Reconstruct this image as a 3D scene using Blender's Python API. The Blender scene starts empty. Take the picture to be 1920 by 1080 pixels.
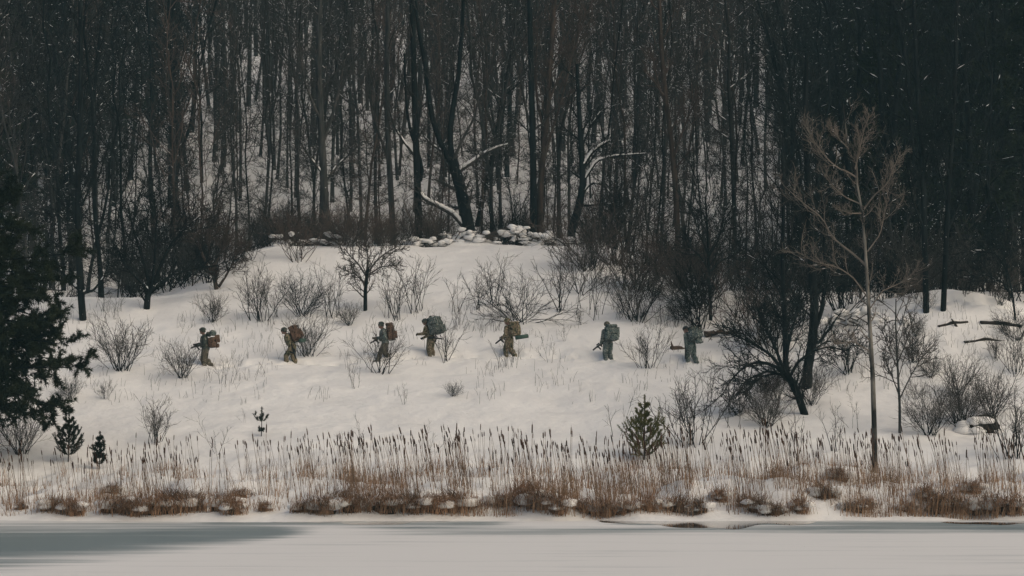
import bpy, bmesh, math, random
import numpy as np
from mathutils import Vector, Matrix

random.seed(11)
rng = np.random.default_rng(11)
scene = bpy.context.scene
COL = scene.collection

# ------------------------------------------------------------------ camera
CAM_Z = 4.0
F_PX = 4500.0
PITCH = math.atan(198.0 / F_PX)
cam_data = bpy.data.cameras.new("camera")
cam_data.sensor_width = 36.0
cam_data.lens = 36.0 * F_PX / 1920.0
cam_data.clip_start = 0.5
cam_data.clip_end = 2500.0
cam = bpy.data.objects.new("camera", cam_data)
COL.objects.link(cam)
cam.location = (0, 0, CAM_Z)
cam.rotation_euler = (math.pi / 2 + PITCH, 0, 0)
scene.camera = cam

# ------------------------------------------------------------------ sky, sun, exposure
SUN_EL, SUN_ROT = 44.0, 125.0            # overcast: very broad soft sun from the right
world = bpy.data.worlds.new("World")
scene.world = world
world.use_nodes = True
wn, wl = world.node_tree.nodes, world.node_tree.links
wn.clear()
w_out = wn.new("ShaderNodeOutputWorld")
w_bg = wn.new("ShaderNodeBackground")
w_sky = wn.new("ShaderNodeTexSky")
w_sky.sky_type = 'NISHITA'
w_sky.sun_disc = False
w_sky.sun_elevation = math.radians(SUN_EL)
w_sky.sun_rotation = math.radians(SUN_ROT)
w_sky.air_density = 1.0
w_sky.dust_density = 4.0
w_sky.ozone_density = 1.0
w_hs = wn.new("ShaderNodeHueSaturation")
w_hs.inputs['Saturation'].default_value = 1.0
w_bg.inputs['Strength'].default_value = 0.085
wl.new(w_sky.outputs[0], w_hs.inputs['Color'])
wl.new(w_hs.outputs[0], w_bg.inputs['Color'])
wl.new(w_bg.outputs[0], w_out.inputs[0])

sun_d = bpy.data.lights.new("sun", 'SUN')
sun_d.energy = 1.15
sun_d.angle = math.radians(85)
sun_d.color = (1.0, 0.785, 0.45)
sun = bpy.data.objects.new("sun", sun_d)
COL.objects.link(sun)
_el, _az = math.radians(SUN_EL), math.radians(SUN_ROT)
_to_sun = Vector((math.sin(_az) * math.cos(_el), math.cos(_az) * math.cos(_el), math.sin(_el)))
sun.rotation_euler = (-_to_sun).to_track_quat('-Z', 'Y').to_euler()

vs = scene.view_settings
vs.view_transform = 'Standard'
vs.look = 'None'
vs.gamma = 1.0
vs.use_curve_mapping = False
vs.exposure = 0.0
scene.cycles.use_denoising = True
scene.cycles.max_bounces = 6
scene.cycles.volume_bounces = 1

# ------------------------------------------------------------------ helpers
def link(o):
    COL.objects.link(o)
    return o

def tag(o, label=None, cat=None, group=None, kind=None):
    if label: o['label'] = label
    if cat: o['category'] = cat
    if group: o['group'] = group
    if kind: o['kind'] = kind
    return o

def obj(name, me, parent=None, loc=(0, 0, 0), rot=(0, 0, 0), scale=None):
    o = bpy.data.objects.new(name, me)
    o.location = loc
    o.rotation_euler = rot
    if scale is not None:
        o.scale = (scale,) * 3 if not hasattr(scale, '__len__') else scale
    if parent is not None:
        o.parent = parent
    return link(o)

def empty(name, loc=(0, 0, 0), rot=(0, 0, 0), scale=None):
    return obj(name, None, None, loc, rot, scale)

def mesh_np(name, V, faces, mat, smooth=True):
    """faces: list of (F,k) int arrays"""
    me = bpy.data.meshes.new(name)
    V = np.asarray(V, np.float32)
    me.vertices.add(len(V))
    me.vertices.foreach_set('co', V.ravel())
    loops = np.concatenate([f.ravel() for f in faces]).astype(np.int32)
    tot = np.concatenate([np.full(len(f), f.shape[1], np.int32) for f in faces])
    start = np.concatenate([[0], np.cumsum(tot)[:-1]]).astype(np.int32)
    me.loops.add(len(loops))
    me.loops.foreach_set('vertex_index', loops)
    me.polygons.add(len(tot))
    me.polygons.foreach_set('loop_start', start)
    if smooth:
        me.polygons.foreach_set('use_smooth', np.ones(len(tot), bool))
    me.update(calc_edges=True)
    if mat is not None:
        me.materials.append(mat)
    return me

class Geo:
    """collects vertices and faces for one mesh"""
    def __init__(self):
        self.V, self.Q, self.T, self.n = [], [], [], 0
    def add(self, V, Q=None, T=None):
        V = np.asarray(V, float).reshape(-1, 3)
        if Q is not None and len(Q): self.Q.append(np.asarray(Q, np.int64) + self.n)
        if T is not None and len(T): self.T.append(np.asarray(T, np.int64) + self.n)
        self.V.append(V)
        self.n += len(V)
    def tubes(self, P, R, sides=3):
        P = np.asarray(P, float)
        if P.ndim == 2: P = P[None]
        M, n, _ = P.shape
        if M == 0: return
        R = np.broadcast_to(np.asarray(R, float), (M, n))
        T = np.gradient(P, axis=1)
        T /= np.linalg.norm(T, axis=2, keepdims=True) + 1e-9
        ref = np.zeros((M, 1, 3)); ref[..., 0] = 1.0
        bad = np.abs(T[:, :1, 0:1]).mean(axis=1) > 0.8
        ref[bad[:, 0]] = (0, 1, 0)
        A = np.cross(T, np.broadcast_to(ref, T.shape)); A /= np.linalg.norm(A, axis=2, keepdims=True) + 1e-9
        B = np.cross(T, A)
        ang = np.arange(sides) * 2 * math.pi / sides
        ring = (P[:, :, None, :] + R[:, :, None, None] * (np.cos(ang)[None, None, :, None] * A[:, :, None, :]
                + np.sin(ang)[None, None, :, None] * B[:, :, None, :]))
        idx = np.arange(M * n * sides).reshape(M, n, sides)
        a = idx[:, :-1, :]; b = np.roll(idx, -1, axis=2)[:, :-1, :]
        c = np.roll(idx, -1, axis=2)[:, 1:, :]; d = idx[:, 1:, :]
        self.add(ring.reshape(-1, 3), Q=np.stack([a, b, c, d], -1).reshape(-1, 4))
    def blob(self, c, r, seed=0, seg=10, rings=7, amp=0.15, freq=2.0):
        """lumpy ellipsoid"""
        r = np.broadcast_to(np.asarray(r, float), (3,))
        th = np.linspace(0, math.pi, rings)[:, None]; ph = (np.arange(seg) * 2 * math.pi / seg)[None]
        D = np.stack([np.sin(th) * np.cos(ph), np.sin(th) * np.sin(ph), np.cos(th) * np.ones_like(ph)], -1)
        s = seed * 1.7
        k = 1 + amp * (np.sin(freq * D[..., 0] * 2 + s) + np.sin(freq * D[..., 1] * 2.3 + s * 2) + np.sin(freq * D[..., 2] * 2.1 + s * 3)) / 1.6
        V = np.asarray(c) + D * k[..., None] * r
        idx = np.arange(rings * seg).reshape(rings, seg)
        nx = np.roll(idx, -1, axis=1)
        self.add(V.reshape(-1, 3), Q=np.stack([idx[:-1], idx[1:], nx[1:], nx[:-1]], -1).reshape(-1, 4))
    def mesh(self, name, mat, smooth=True):
        f = []
        if self.Q: f.append(np.concatenate(self.Q))
        if self.T: f.append(np.concatenate(self.T))
        return mesh_np(name, np.concatenate(self.V), f, mat, smooth)

_tab = np.random.default_rng(5).random((257, 257))
def vnoise(x, y, s=1.0, seed=0):
    x = np.asarray(x, float) / s + seed * 17.3 + 1000; y = np.asarray(y, float) / s + seed * 31.7 + 1000
    xi = np.floor(x).astype(int); yi = np.floor(y).astype(int)
    fx = x - xi; fy = y - yi
    fx = fx * fx * (3 - 2 * fx); fy = fy * fy * (3 - 2 * fy)
    g = lambda a, b: _tab[a % 256, b % 256]
    return ((g(xi, yi) * (1 - fx) + g(xi + 1, yi) * fx) * (1 - fy) + (g(xi, yi + 1) * (1 - fx) + g(xi + 1, yi + 1) * fx) * fy) * 2 - 1

def sstep(a, b, x):
    t = np.clip((np.asarray(x, float) - a) / (b - a), 0, 1)
    return t * t * (3 - 2 * t)

# ------------------------------------------------------------------ materials
def new_mat(name):
    m = bpy.data.materials.new(name)
    m.use_nodes = True
    return m, m.node_tree.nodes, m.node_tree.links, m.node_tree.nodes['Principled BSDF']

def noise_mat(name, c1, c2, scale=8.0, rough=0.8, stretch=(1, 1, 1), bump=0.0, lo=0.35, hi=0.65, detail=4.0, spec=0.3, vary=0.0):
    m, n, l, p = new_mat(name)
    tc = n.new('ShaderNodeTexCoord'); mp = n.new('ShaderNodeMapping'); nz = n.new('ShaderNodeTexNoise'); rp = n.new('ShaderNodeValToRGB')
    mp.inputs['Scale'].default_value = stretch
    nz.inputs['Scale'].default_value = scale; nz.inputs['Detail'].default_value = detail
    rp.color_ramp.elements[0].position = lo; rp.color_ramp.elements[0].color = (*c1, 1)
    rp.color_ramp.elements[1].position = hi; rp.color_ramp.elements[1].color = (*c2, 1)
    l.new(tc.outputs['Object'], mp.inputs[0]); l.new(mp.outputs[0], nz.inputs['Vector']); l.new(nz.outputs['Fac'], rp.inputs[0])
    src = rp.outputs[0]
    if vary > 0:
        oi = n.new('ShaderNodeObjectInfo'); hs = n.new('ShaderNodeHueSaturation'); mr = n.new('ShaderNodeMapRange')
        mr.inputs['To Min'].default_value = 1 - vary; mr.inputs['To Max'].default_value = 1 + vary
        l.new(oi.outputs['Random'], mr.inputs['Value']); l.new(mr.outputs[0], hs.inputs['Value']); l.new(src, hs.inputs['Color'])
        src = hs.outputs[0]
    l.new(src, p.inputs['Base Color'])
    p.inputs['Roughness'].default_value = rough
    p.inputs['Specular IOR Level'].default_value = spec
    if bump:
        b = n.new('ShaderNodeBump'); b.inputs['Strength'].default_value = bump; b.inputs['Distance'].default_value = 0.02
        l.new(nz.outputs['Fac'], b.inputs['Height']); l.new(b.outputs[0], p.inputs['Normal'])
    return m

def camo_mat(name, cols, scale=9.0):
    cols = [(a_, tuple(min(1, v_ * 1.3) for v_ in c_)) for a_, c_ in cols]
    m, n, l, p = new_mat(name)
    tc = n.new('ShaderNodeTexCoord'); nz = n.new('ShaderNodeTexNoise'); rp = n.new('ShaderNodeValToRGB')
    nz.inputs['Scale'].default_value = scale; nz.inputs['Detail'].default_value = 2.5
    rp.color_ramp.interpolation = 'CONSTANT'
    for i, (pos, c) in enumerate(cols):
        e = rp.color_ramp.elements[i] if i < 2 else rp.color_ramp.elements.new(pos)
        e.position = pos; e.color = (*c, 1)
    l.new(tc.outputs['Object'], nz.inputs['Vector']); l.new(nz.outputs['Fac'], rp.inputs[0]); l.new(rp.outputs[0], p.inputs['Base Color'])
    p.inputs['Roughness'].default_value = 0.85; p.inputs['Specular IOR Level'].default_value = 0.15
    return m

def plain(name, c, rough=0.6, spec=0.3):
    return noise_mat(name, tuple(v * 0.82 for v in c), tuple(min(1, v * 1.15) for v in c), 14.0, rough, spec=spec)

M = {}
M['bark'] = noise_mat('bark', (0.019, 0.022, 0.023), (0.066, 0.065, 0.062), 3.0, 0.95, (2, 2, 0.35), 0.5, vary=0.35, spec=0.1)  # cool teal cast of the shadows is mixed into bark and twig colours
M['dark_bark'] = noise_mat('dark_bark', (0.004, 0.0065, 0.0075), (0.014, 0.018, 0.0195), 3.0, 0.95, (2, 2, 0.35), 0.5, vary=0.3, spec=0.1)  # dark bark, pushed near black to paint in the dim frame corners
M['brown_bark'] = noise_mat('brown_bark', (0.034, 0.028, 0.025), (0.085, 0.064, 0.053), 3.0, 0.95, (2, 2, 0.35), 0.5, vary=0.25, spec=0.1)
M['twig'] = noise_mat('twig', (0.029, 0.031, 0.031), (0.060, 0.055, 0.051), 2.0, 0.95, vary=0.35, spec=0.1)
M['dark_twig'] = noise_mat('dark_twig', (0.005, 0.008, 0.009), (0.017, 0.021, 0.022), 2.0, 0.95, vary=0.3, spec=0.1)  # dark twigs; the tone also includes the painted corner darkening
M['red_twig'] = noise_mat('red_twig', (0.065, 0.052, 0.046), (0.115, 0.088, 0.075), 2.0, 0.95, vary=0.3, spec=0.1)
M['grey_twig'] = noise_mat('grey_twig', (0.045, 0.042, 0.040), (0.085, 0.075, 0.068), 2.0, 0.95, vary=0.3, spec=0.1)
M['pale_bark'] = noise_mat('pale_bark', (0.022, 0.023, 0.023), (0.23, 0.215, 0.19), 1.1, 0.85, (1.5, 1.5, 0.7), 0.3, spec=0.15, lo=0.44, hi=0.62)
M['pale_twig'] = noise_mat('pale_twig', (0.125, 0.108, 0.094), (0.22, 0.188, 0.16), 2.0, 0.9, spec=0.1)
M['needles'] = noise_mat('pine_needles', (0.008, 0.014, 0.008), (0.030, 0.038, 0.018), 1.4, 0.8, vary=0.2, spec=0.15)
M['young_needles'] = noise_mat('young_pine_needles', (0.075, 0.08, 0.025), (0.16, 0.15, 0.05), 5.0, 0.8, spec=0.15)
M['reed'] = noise_mat('dead_reed', (0.20, 0.128, 0.082), (0.42, 0.275, 0.175), 1.6, 0.9, vary=0.3, spec=0.1)
M['stem_reed'] = noise_mat('dead_reed_stem', (0.135, 0.09, 0.06), (0.28, 0.19, 0.128), 1.6, 0.9, vary=0.35, spec=0.1)
M['seed'] = noise_mat('cattail_seed_head', (0.026, 0.014, 0.010), (0.075, 0.042, 0.027), 9.0, 0.95, vary=0.4, spec=0.05)
M['tuss'] = noise_mat('tussock_grass', (0.13, 0.078, 0.048), (0.40, 0.25, 0.155), 4.0, 0.9, vary=0.3, spec=0.1)
M['soil'] = noise_mat('dark_core', (0.008, 0.007, 0.006), (0.03, 0.024, 0.018), 6.0, 0.9, spec=0.1)  # near-black soil tone, also painting the shaded gaps under the bank
M['wood'] = noise_mat('weathered_log', (0.055, 0.038, 0.028), (0.14, 0.10, 0.075), 5.0, 0.9, (0.6, 3, 3), 0.4, spec=0.1)
M['dark_wood'] = noise_mat('wet_log', (0.015, 0.013, 0.012), (0.05, 0.042, 0.036), 5.0, 0.9, (0.6, 3, 3), 0.4, spec=0.1)
M['tan_camo'] = camo_mat('tan_camouflage_cloth', [(0.0, (0.022, 0.018, 0.013)), (0.38, (0.07, 0.075, 0.045)), (0.46, (0.20, 0.165, 0.115)), (0.53, (0.05, 0.036, 0.025)), (0.58, (0.15, 0.125, 0.085)), (0.64, (0.26, 0.22, 0.165))], 7)
M['grey_camo'] = camo_mat('grey_green_camouflage_cloth', [(0.0, (0.014, 0.024, 0.026)), (0.39, (0.10, 0.125, 0.12)), (0.46, (0.035, 0.052, 0.053)), (0.53, (0.20, 0.215, 0.20)), (0.59, (0.03, 0.046, 0.047)), (0.65, (0.13, 0.15, 0.14))], 8)
M['dark_camo'] = camo_mat('dark_green_camouflage_cloth', [(0.0, (0.018, 0.026, 0.026)), (0.42, (0.05, 0.06, 0.052)), (0.50, (0.03, 0.036, 0.034)), (0.60, (0.11, 0.11, 0.09))], 7)
M['olive'] = camo_mat('olive_cloth', [(0.0, (0.035, 0.033, 0.027)), (0.43, (0.095, 0.088, 0.07)), (0.53, (0.06, 0.056, 0.045)), (0.6, (0.16, 0.145, 0.115))], 7)
M['brown_pack'] = camo_mat('brown_pack_cloth', [(0.0, (0.02, 0.015, 0.012)), (0.42, (0.105, 0.066, 0.047)), (0.54, (0.055, 0.038, 0.029)), (0.64, (0.14, 0.095, 0.07))], 9)
M['mat_green'] = plain('foam_mat_green', (0.045, 0.085, 0.07), 0.7)
M['black'] = plain('black_metal', (0.012, 0.014, 0.015), 0.45)
M['skin'] = plain('skin', (0.25, 0.145, 0.11), 0.55)
M['glove'] = plain('dark_glove', (0.02, 0.022, 0.022), 0.8)
M['boot'] = plain('boot_leather', (0.07, 0.055, 0.04), 0.7)

def snow_mat():
    m, n, l, p = new_mat('snow')
    tc = n.new('ShaderNodeTexCoord'); nz = n.new('ShaderNodeTexNoise'); n2 = n.new('ShaderNodeTexNoise'); ad = n.new('ShaderNodeMath'); b = n.new('ShaderNodeBump')
    nz.inputs['Scale'].default_value = 2.6; nz.inputs['Detail'].default_value = 8
    n2.inputs['Scale'].default_value = 0.5; n2.inputs['Detail'].default_value = 3
    ad.operation = 'ADD'
    l.new(tc.outputs['Object'], nz.inputs['Vector']); l.new(tc.outputs['Object'], n2.inputs['Vector'])
    l.new(nz.outputs['Fac'], ad.inputs[0]); l.new(n2.outputs['Fac'], ad.inputs[1])
    b.inputs['Strength'].default_value = 0.55; b.inputs['Distance'].default_value = 0.13
    l.new(ad.outputs[0], b.inputs['Height']); l.new(b.outputs[0], p.inputs['Normal'])
    rp = n.new('ShaderNodeValToRGB')
    rp.color_ramp.elements[0].position = 0.3; rp.color_ramp.elements[0].color = (0.78, 0.775, 0.77, 1)
    rp.color_ramp.elements[1].position = 0.7; rp.color_ramp.elements[1].color = (0.86, 0.855, 0.85, 1)
    l.new(n2.outputs['Fac'], rp.inputs[0]); l.new(rp.outputs[0], p.inputs['Base Color'])
    p.inputs['Roughness'].default_value = 0.75; p.inputs['Specular IOR Level'].default_value = 0.15
    return m
M['snow'] = snow_mat()

def lake_mat():
    m, n, l, p = new_mat('frozen_lake_surface')
    at_ = n.new('ShaderNodeAttribute'); at_.attribute_name = 'bare_ice'
    tc = n.new('ShaderNodeTexCoord'); mp = n.new('ShaderNodeMapping'); nz = n.new('ShaderNodeTexNoise')
    mp.inputs['Scale'].default_value = (0.12, 1.0, 1.0)
    nz.inputs['Scale'].default_value = 1.1; nz.inputs['Detail'].default_value = 7; nz.inputs['Roughness'].default_value = 0.62
    l.new(tc.outputs['Object'], mp.inputs[0]); l.new(mp.outputs[0], nz.inputs['Vector'])
    ma = n.new('ShaderNodeMath'); ma.operation = 'MULTIPLY_ADD'; ma.inputs[1].default_value = 1.7; ma.inputs[2].default_value = -0.85
    l.new(nz.outputs['Fac'], ma.inputs[0])
    ad = n.new('ShaderNodeMath'); ad.operation = 'ADD'
    l.new(at_.outputs['Fac'], ad.inputs[0]); l.new(ma.outputs[0], ad.inputs[1])
    mr = n.new('ShaderNodeMapRange'); mr.interpolation_type = 'SMOOTHSTEP'
    mr.inputs['From Min'].default_value = 0.0; mr.inputs['From Max'].default_value = 0.95
    l.new(ad.outputs[0], mr.inputs['Value'])
    mx = n.new('ShaderNodeMix'); mx.data_type = 'RGBA'
    mx.inputs['A'].default_value = (0.80, 0.79, 0.78, 1); mx.inputs['B'].default_value = (0.21, 0.26, 0.27, 1)
    l.new(mr.outputs[0], mx.inputs['Factor']); l.new(mx.outputs['Result'], p.inputs['Base Color'])
    rr = n.new('ShaderNodeMapRange'); rr.inputs['To Min'].default_value = 0.8; rr.inputs['To Max'].default_value = 0.42
    l.new(mr.outputs[0], rr.inputs['Value']); l.new(rr.outputs[0], p.inputs['Roughness'])
    p.inputs['Specular IOR Level'].default_value = 0.2
    return m
M['lake'] = lake_mat()

m, n, l, p = new_mat('open_water')
p.inputs['Base Color'].default_value = (0.012, 0.018, 0.02, 1); p.inputs['Roughness'].default_value = 0.06
_nz = n.new('ShaderNodeTexNoise'); _nz.inputs['Scale'].default_value = 3.0; _b = n.new('ShaderNodeBump'); _b.inputs['Strength'].default_value = 0.05
l.new(_nz.outputs['Fac'], _b.inputs['Height']); l.new(_b.outputs[0], p.inputs['Normal'])
M['water'] = m

# ------------------------------------------------------------------ terrain
_ky = [-80, 66, 72, 74.6, 75.6, 76.3, 77.2, 78.4, 80, 84, 88, 94, 100, 107, 114, 119, 122, 124.5, 128, 134, 150, 175, 200, 250, 300, 420, 520]
_kz = [-1.2, -1.0, -.6, -.28, -.06, .14, .38, .55, .70, 1.3, 2.2, 3.75, 5.3, 7.45, 9.4, 10.9, 11.55, 11.75, 11.5, 12.0, 14.3, 19.3, 25.2, 38.3, 52.5, 88, 118]
_ty = np.arange(-80, 520, 0.1)
_tz = np.interp(_ty, _ky, _kz)
_k = np.exp(-0.5 * (np.arange(-20, 21) / 6.0) ** 2); _k /= _k.sum()
_tz = np.convolve(np.pad(_tz, 20, mode='edge'), _k, 'valid')

FEET = [(385, 684), (548, 680), (722, 672), (808, 664), (955, 665), (1140, 672), (1297, 678)]

TRAIL = None
def ground(x, y):
    x = np.asarray(x, float); y = np.asarray(y, float)
    z = np.interp(y, _ty, _tz)
    band = sstep(110, 120, y) * (1 - sstep(135, 165, y))
    left = 1 - sstep(-19.5, -11.5, x)
    right = sstep(4.0, 9.5, x)
    z = z - band * (2.5 * left + 2.0 * right)
    z = z + 1.9 * np.exp(-((x - 18.5) / 5.5) ** 2) * sstep(94, 102, y) * (1 - sstep(103, 109, y))
    on = sstep(75.8, 78.5, y)
    bank = sstep(75.0, 77.5, y) * (1 - sstep(82, 87, y))
    z = z + on * (0.13 * vnoise(x, y, 3.4, 1) + 0.065 * vnoise(x, y, 1.1, 2) + 0.03 * vnoise(x, y, .5, 21)) + 0.22 * on * vnoise(x, y, 9, 3)
    z = z + bank * (0.30 * vnoise(x, y, 1.5, 4) + 0.10 * vnoise(x, y, 0.6, 5))
    z = z + sstep(73, 75, y) * (1 - sstep(77, 79, y)) * 0.20 * vnoise(x, y * 0.3, 4.5, 6)
    z = z + sstep(123.2, 125.5, y) * (1 - sstep(132, 140, y)) * (0.75 * np.maximum(0, vnoise(x, y, 1.3, 7)) + .25 * np.maximum(0, vnoise(x, y, .6, 17))) * (1 - left * .6)
    z = z + sstep(140, 200, y) * 1.2 * vnoise(x, y, 26, 8)
    if TRAIL is not None:                     # trodden trench and boot holes along the walkers' line
        yp = np.interp(x, TRAIL[:, 0], TRAIL[:, 1]) + 0.12 * vnoise(x, x * 0, 2.0, 9)
        on = sstep(TRAIL[0, 0] + .1, TRAIL[0, 0] + .7, x)
        z = z - on * 0.12 * np.exp(-((y - yp) / 0.42) ** 2) * (0.7 + 0.6 * vnoise(x, y, 0.5, 10))
        ph = np.floor(x / 0.42); side = np.where(ph % 2 == 0, .17, -.17) + 0.08 * vnoise(ph, ph * 0, 1, 14)
        z = z - on * 0.24 * np.exp(-(((x - (ph + .5) * 0.42) / 0.15) ** 2 + ((y - yp - side) / 0.13) ** 2))
        z = z + on * 0.06 * np.exp(-((np.abs(y - yp) - .62) / 0.2) ** 2) * (0.5 + vnoise(x, y, .35, 15))
    return z

_ts = np.concatenate([np.arange(40, 140, 0.1), np.arange(140, 460, 0.5)])
def at(px, row):
    """where the line of sight of a spot in the photograph meets the ground"""
    u = (px - 960) / F_PX; v = (540 - row) / F_PX
    dy = math.cos(PITCH) - v * math.sin(PITCH); dz = math.sin(PITCH) + v * math.cos(PITCH)
    x = u / dy * _ts; z = CAM_Z + dz / dy * _ts
    d = z - ground(x, _ts)
    i = int(np.argmax(d < 0))
    if d[i] >= 0: i = len(_ts) - 1
    if i > 0:
        t = d[i - 1] / (d[i - 1] - d[i] + 1e-9); yy = _ts[i - 1] + t * (_ts[i] - _ts[i - 1])
    else: yy = _ts[0]
    return Vector((u / dy * yy, yy, float(ground(u / dy * yy, yy))))

def aty(px, row, y):
    """point at distance y on the line of sight"""
    u = (px - 960) / F_PX; v = (540 - row) / F_PX
    dy = math.cos(PITCH) - v * math.sin(PITCH); dz = math.sin(PITCH) + v * math.cos(PITCH)
    return Vector((u / dy * y, y, CAM_Z + dz / dy * y))

_f = sorted([tuple(at(*q))[:2] for q in FEET])
TRAIL = np.array([(-40, _f[0][1])] + _f + [(_f[-1][0] + 6, _f[-1][1] + 1.5), (60, _f[-1][1] + 6)])
TRAIL[0] = (_f[0][0] - .2, _f[0][1])

def col_at(x, y):
    return 960 + F_PX * x / y

def grid(name, xs, ys, zf, mat):
    X, Y = np.meshgrid(xs, ys)
    Z = zf(X, Y)
    idx = np.arange(X.size).reshape(X.shape)
    Q = np.stack([idx[:-1, :-1], idx[:-1, 1:], idx[1:, 1:], idx[1:, :-1]], -1).reshape(-1, 4)
    return mesh_np(name, np.stack([X, Y, Z], -1).reshape(-1, 3), [Q], mat), X, Y

me, _, _ = grid('snow_field', np.concatenate([np.arange(-90, -32, 1.5), np.arange(-32, 32, 0.17), np.arange(32, 91, 1.5)]),
                np.concatenate([np.arange(73.2, 90, 0.16), np.arange(90, 97.5, 0.3), np.arange(97.5, 103.5, 0.12), np.arange(103.5, 131.6, 0.3)]), ground, M['snow'])
tag(obj('snow_field', me), 'open snow covered slope rising from the pond to the woods', kind='structure')
me, _, _ = grid('hillside', np.arange(-200, 201, 2.5), np.arange(128.0, 520, 2.0),
                lambda x, y: ground(x, y) - 0.5 * (1 - sstep(131, 136, y)), M['snow'])
tag(obj('hillside', me), 'snowy wooded hillside rising behind the crest', kind='structure')

# frozen lake with patches swept to bare grey ice
xs = np.concatenate([np.arange(-150, -30, 6), np.arange(-30, 30, 0.35), np.arange(30, 151, 6)])
ys = np.concatenate([np.arange(-60, 40, 5), np.arange(40, 80, 0.2)])
me, X, Y = grid('frozen_lake', xs, ys, lambda x, y: 0 * x, M['lake'])
def ybow(row): return CAM_Z * F_PX / (row - 738.0)
PX = col_at(X, np.maximum(Y, 1)); ROW = 738 + CAM_Z * F_PX / np.maximum(Y, 1)
tip = np.clip((620 - PX) / 620, 0, 1)
mid, half = 1021 - 30 * (1 - tip), 6 + 42 * tip ** 0.8
ice = np.clip(1.15 - np.abs(ROW - mid) / half, 0, 1) * sstep(600, 380, PX) if False else np.clip(1.2 - np.abs(ROW - mid) / half, 0, 1) * np.clip(tip * 6, 0, 1)
ice = np.maximum(ice, np.clip(1.15 - np.abs(ROW - (992 + 4 * vnoise(X, Y * 0, 6, 3))) / 11.0, 0, 1) * (0.55 + 0.35 * sstep(1250, 1900, PX)) * sstep(560, 800, PX))
ice = np.maximum(ice, np.clip(1.1 - np.abs(ROW - 981) / 7.0, 0, 1) * 0.75 * np.maximum(sstep(1100, 1200, PX), sstep(1000, 900, PX) * sstep(300, 420, PX)))
ice = np.where(Y < 20, 0, ice)
a = me.attributes.new('bare_ice', 'FLOAT', 'POINT'); a.data.foreach_set('value', ice.ravel().astype(np.float32))
tag(obj('frozen_lake', me), 'snow dusted frozen pond with patches of grey ice', kind='structure')

def water_patch(px0, px1, row_near, row_far, seed):
    n = 60
    pxs = np.linspace(px0, px1, n)
    t = np.linspace(0, 1, n)
    w = np.sin(math.pi * t) ** 0.45
    far = row_far + 1.2 * vnoise(pxs, pxs * 0, 40, seed); near = far + (row_near - row_far) * w * (0.75 + 0.35 * vnoise(pxs, pxs * 0, 55, seed + 1))
    V = []
    for p_, f_, q_ in zip(pxs, far, np.maximum(near, far + 0.15)):
        for r_ in (f_, q_):
            y = ybow(r_); V.append(((p_ - 960) / F_PX * y, y, 0.005))
    idx = np.arange(2 * n).reshape(n, 2)
    Q = np.stack([idx[:-1, 0], idx[:-1, 1], idx[1:, 1], idx[1:, 0]], -1)
    return mesh_np('open_water', V, [Q], M['water'])
for i, (a0, a1, rn, rf, lab) in enumerate([
        (300, 905, 979, 973.0, 'strip of dark open water along the left bank'),
        (640, 770, 985, 979, 'dark pool of open water reflecting the middle reeds'),
        (1120, 1530, 990, 976, 'dark open water below the reeds on the right'),
        (1760, 1990, 984, 978, 'thin dark water strip at the right end of the bank')]):
    tag(obj('open_water', water_patch(a0, a1, rn, rf, i)), lab, kind='structure')

# ------------------------------------------------------------------ soldiers
def bm_to_mesh(bm, name, mat):
    me = bpy.data.meshes.new(name)
    bm.to_mesh(me); bm.free()
    if mat: me.materials.append(mat)
    for p_ in me.polygons: p_.use_smooth = True
    return me

def add_ball(bm, c, r, rot=None):
    r = (r, r, r) if not hasattr(r, '__len__') else r
    mt = Matrix.Translation(Vector(c)) @ (rot or Matrix.Identity(4)) @ Matrix.Diagonal((*r, 1))
    bmesh.ops.create_uvsphere(bm, u_segments=14, v_segments=10, radius=1.0, matrix=mt)

def add_limb(bm, a, b, ra, rb):
    a, b = Vector(a), Vector(b)
    d = b - a
    mt = Matrix.Translation((a + b) / 2) @ d.to_track_quat('Z', 'Y').to_matrix().to_4x4()
    bmesh.ops.create_cone(bm, cap_ends=True, segments=14, radius1=ra, radius2=rb, depth=d.length, matrix=mt)
    add_ball(bm, a, ra); add_ball(bm, b, rb)

def add_box(bm, c, s, rot=None, bev=0.0):
    mt = Matrix.Translation(Vector(c)) @ (rot or Matrix.Identity(4)) @ Matrix.Diagonal((*s, 1))
    r = bmesh.ops.create_cube(bm, size=1.0, matrix=mt)
    if bev:
        es = list({e for v in r['verts'] for e in v.link_edges})
        bmesh.ops.bevel(bm, geom=es, offset=bev, segments=3, affect='EDGES', profile=0.6)

def remeshed(bm, name, voxel, smooth=3):
    me = bm_to_mesh(bm, name + '_raw', None)
    o = link(bpy.data.objects.new('body_build', me))
    md = o.modifiers.new('r', 'REMESH'); md.mode = 'VOXEL'; md.voxel_size = voxel
    if smooth:
        ms = o.modifiers.new('s', 'SMOOTH'); ms.iterations = smooth; ms.factor = 0.5
    dg = bpy.context.evaluated_depsgraph_get()
    out = bpy.data.meshes.new_from_object(o.evaluated_get(dg))
    bpy.data.objects.remove(o); bpy.data.meshes.remove(me)
    out.name = name
    for p_ in out.polygons: p_.use_smooth = True
    return out

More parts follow.
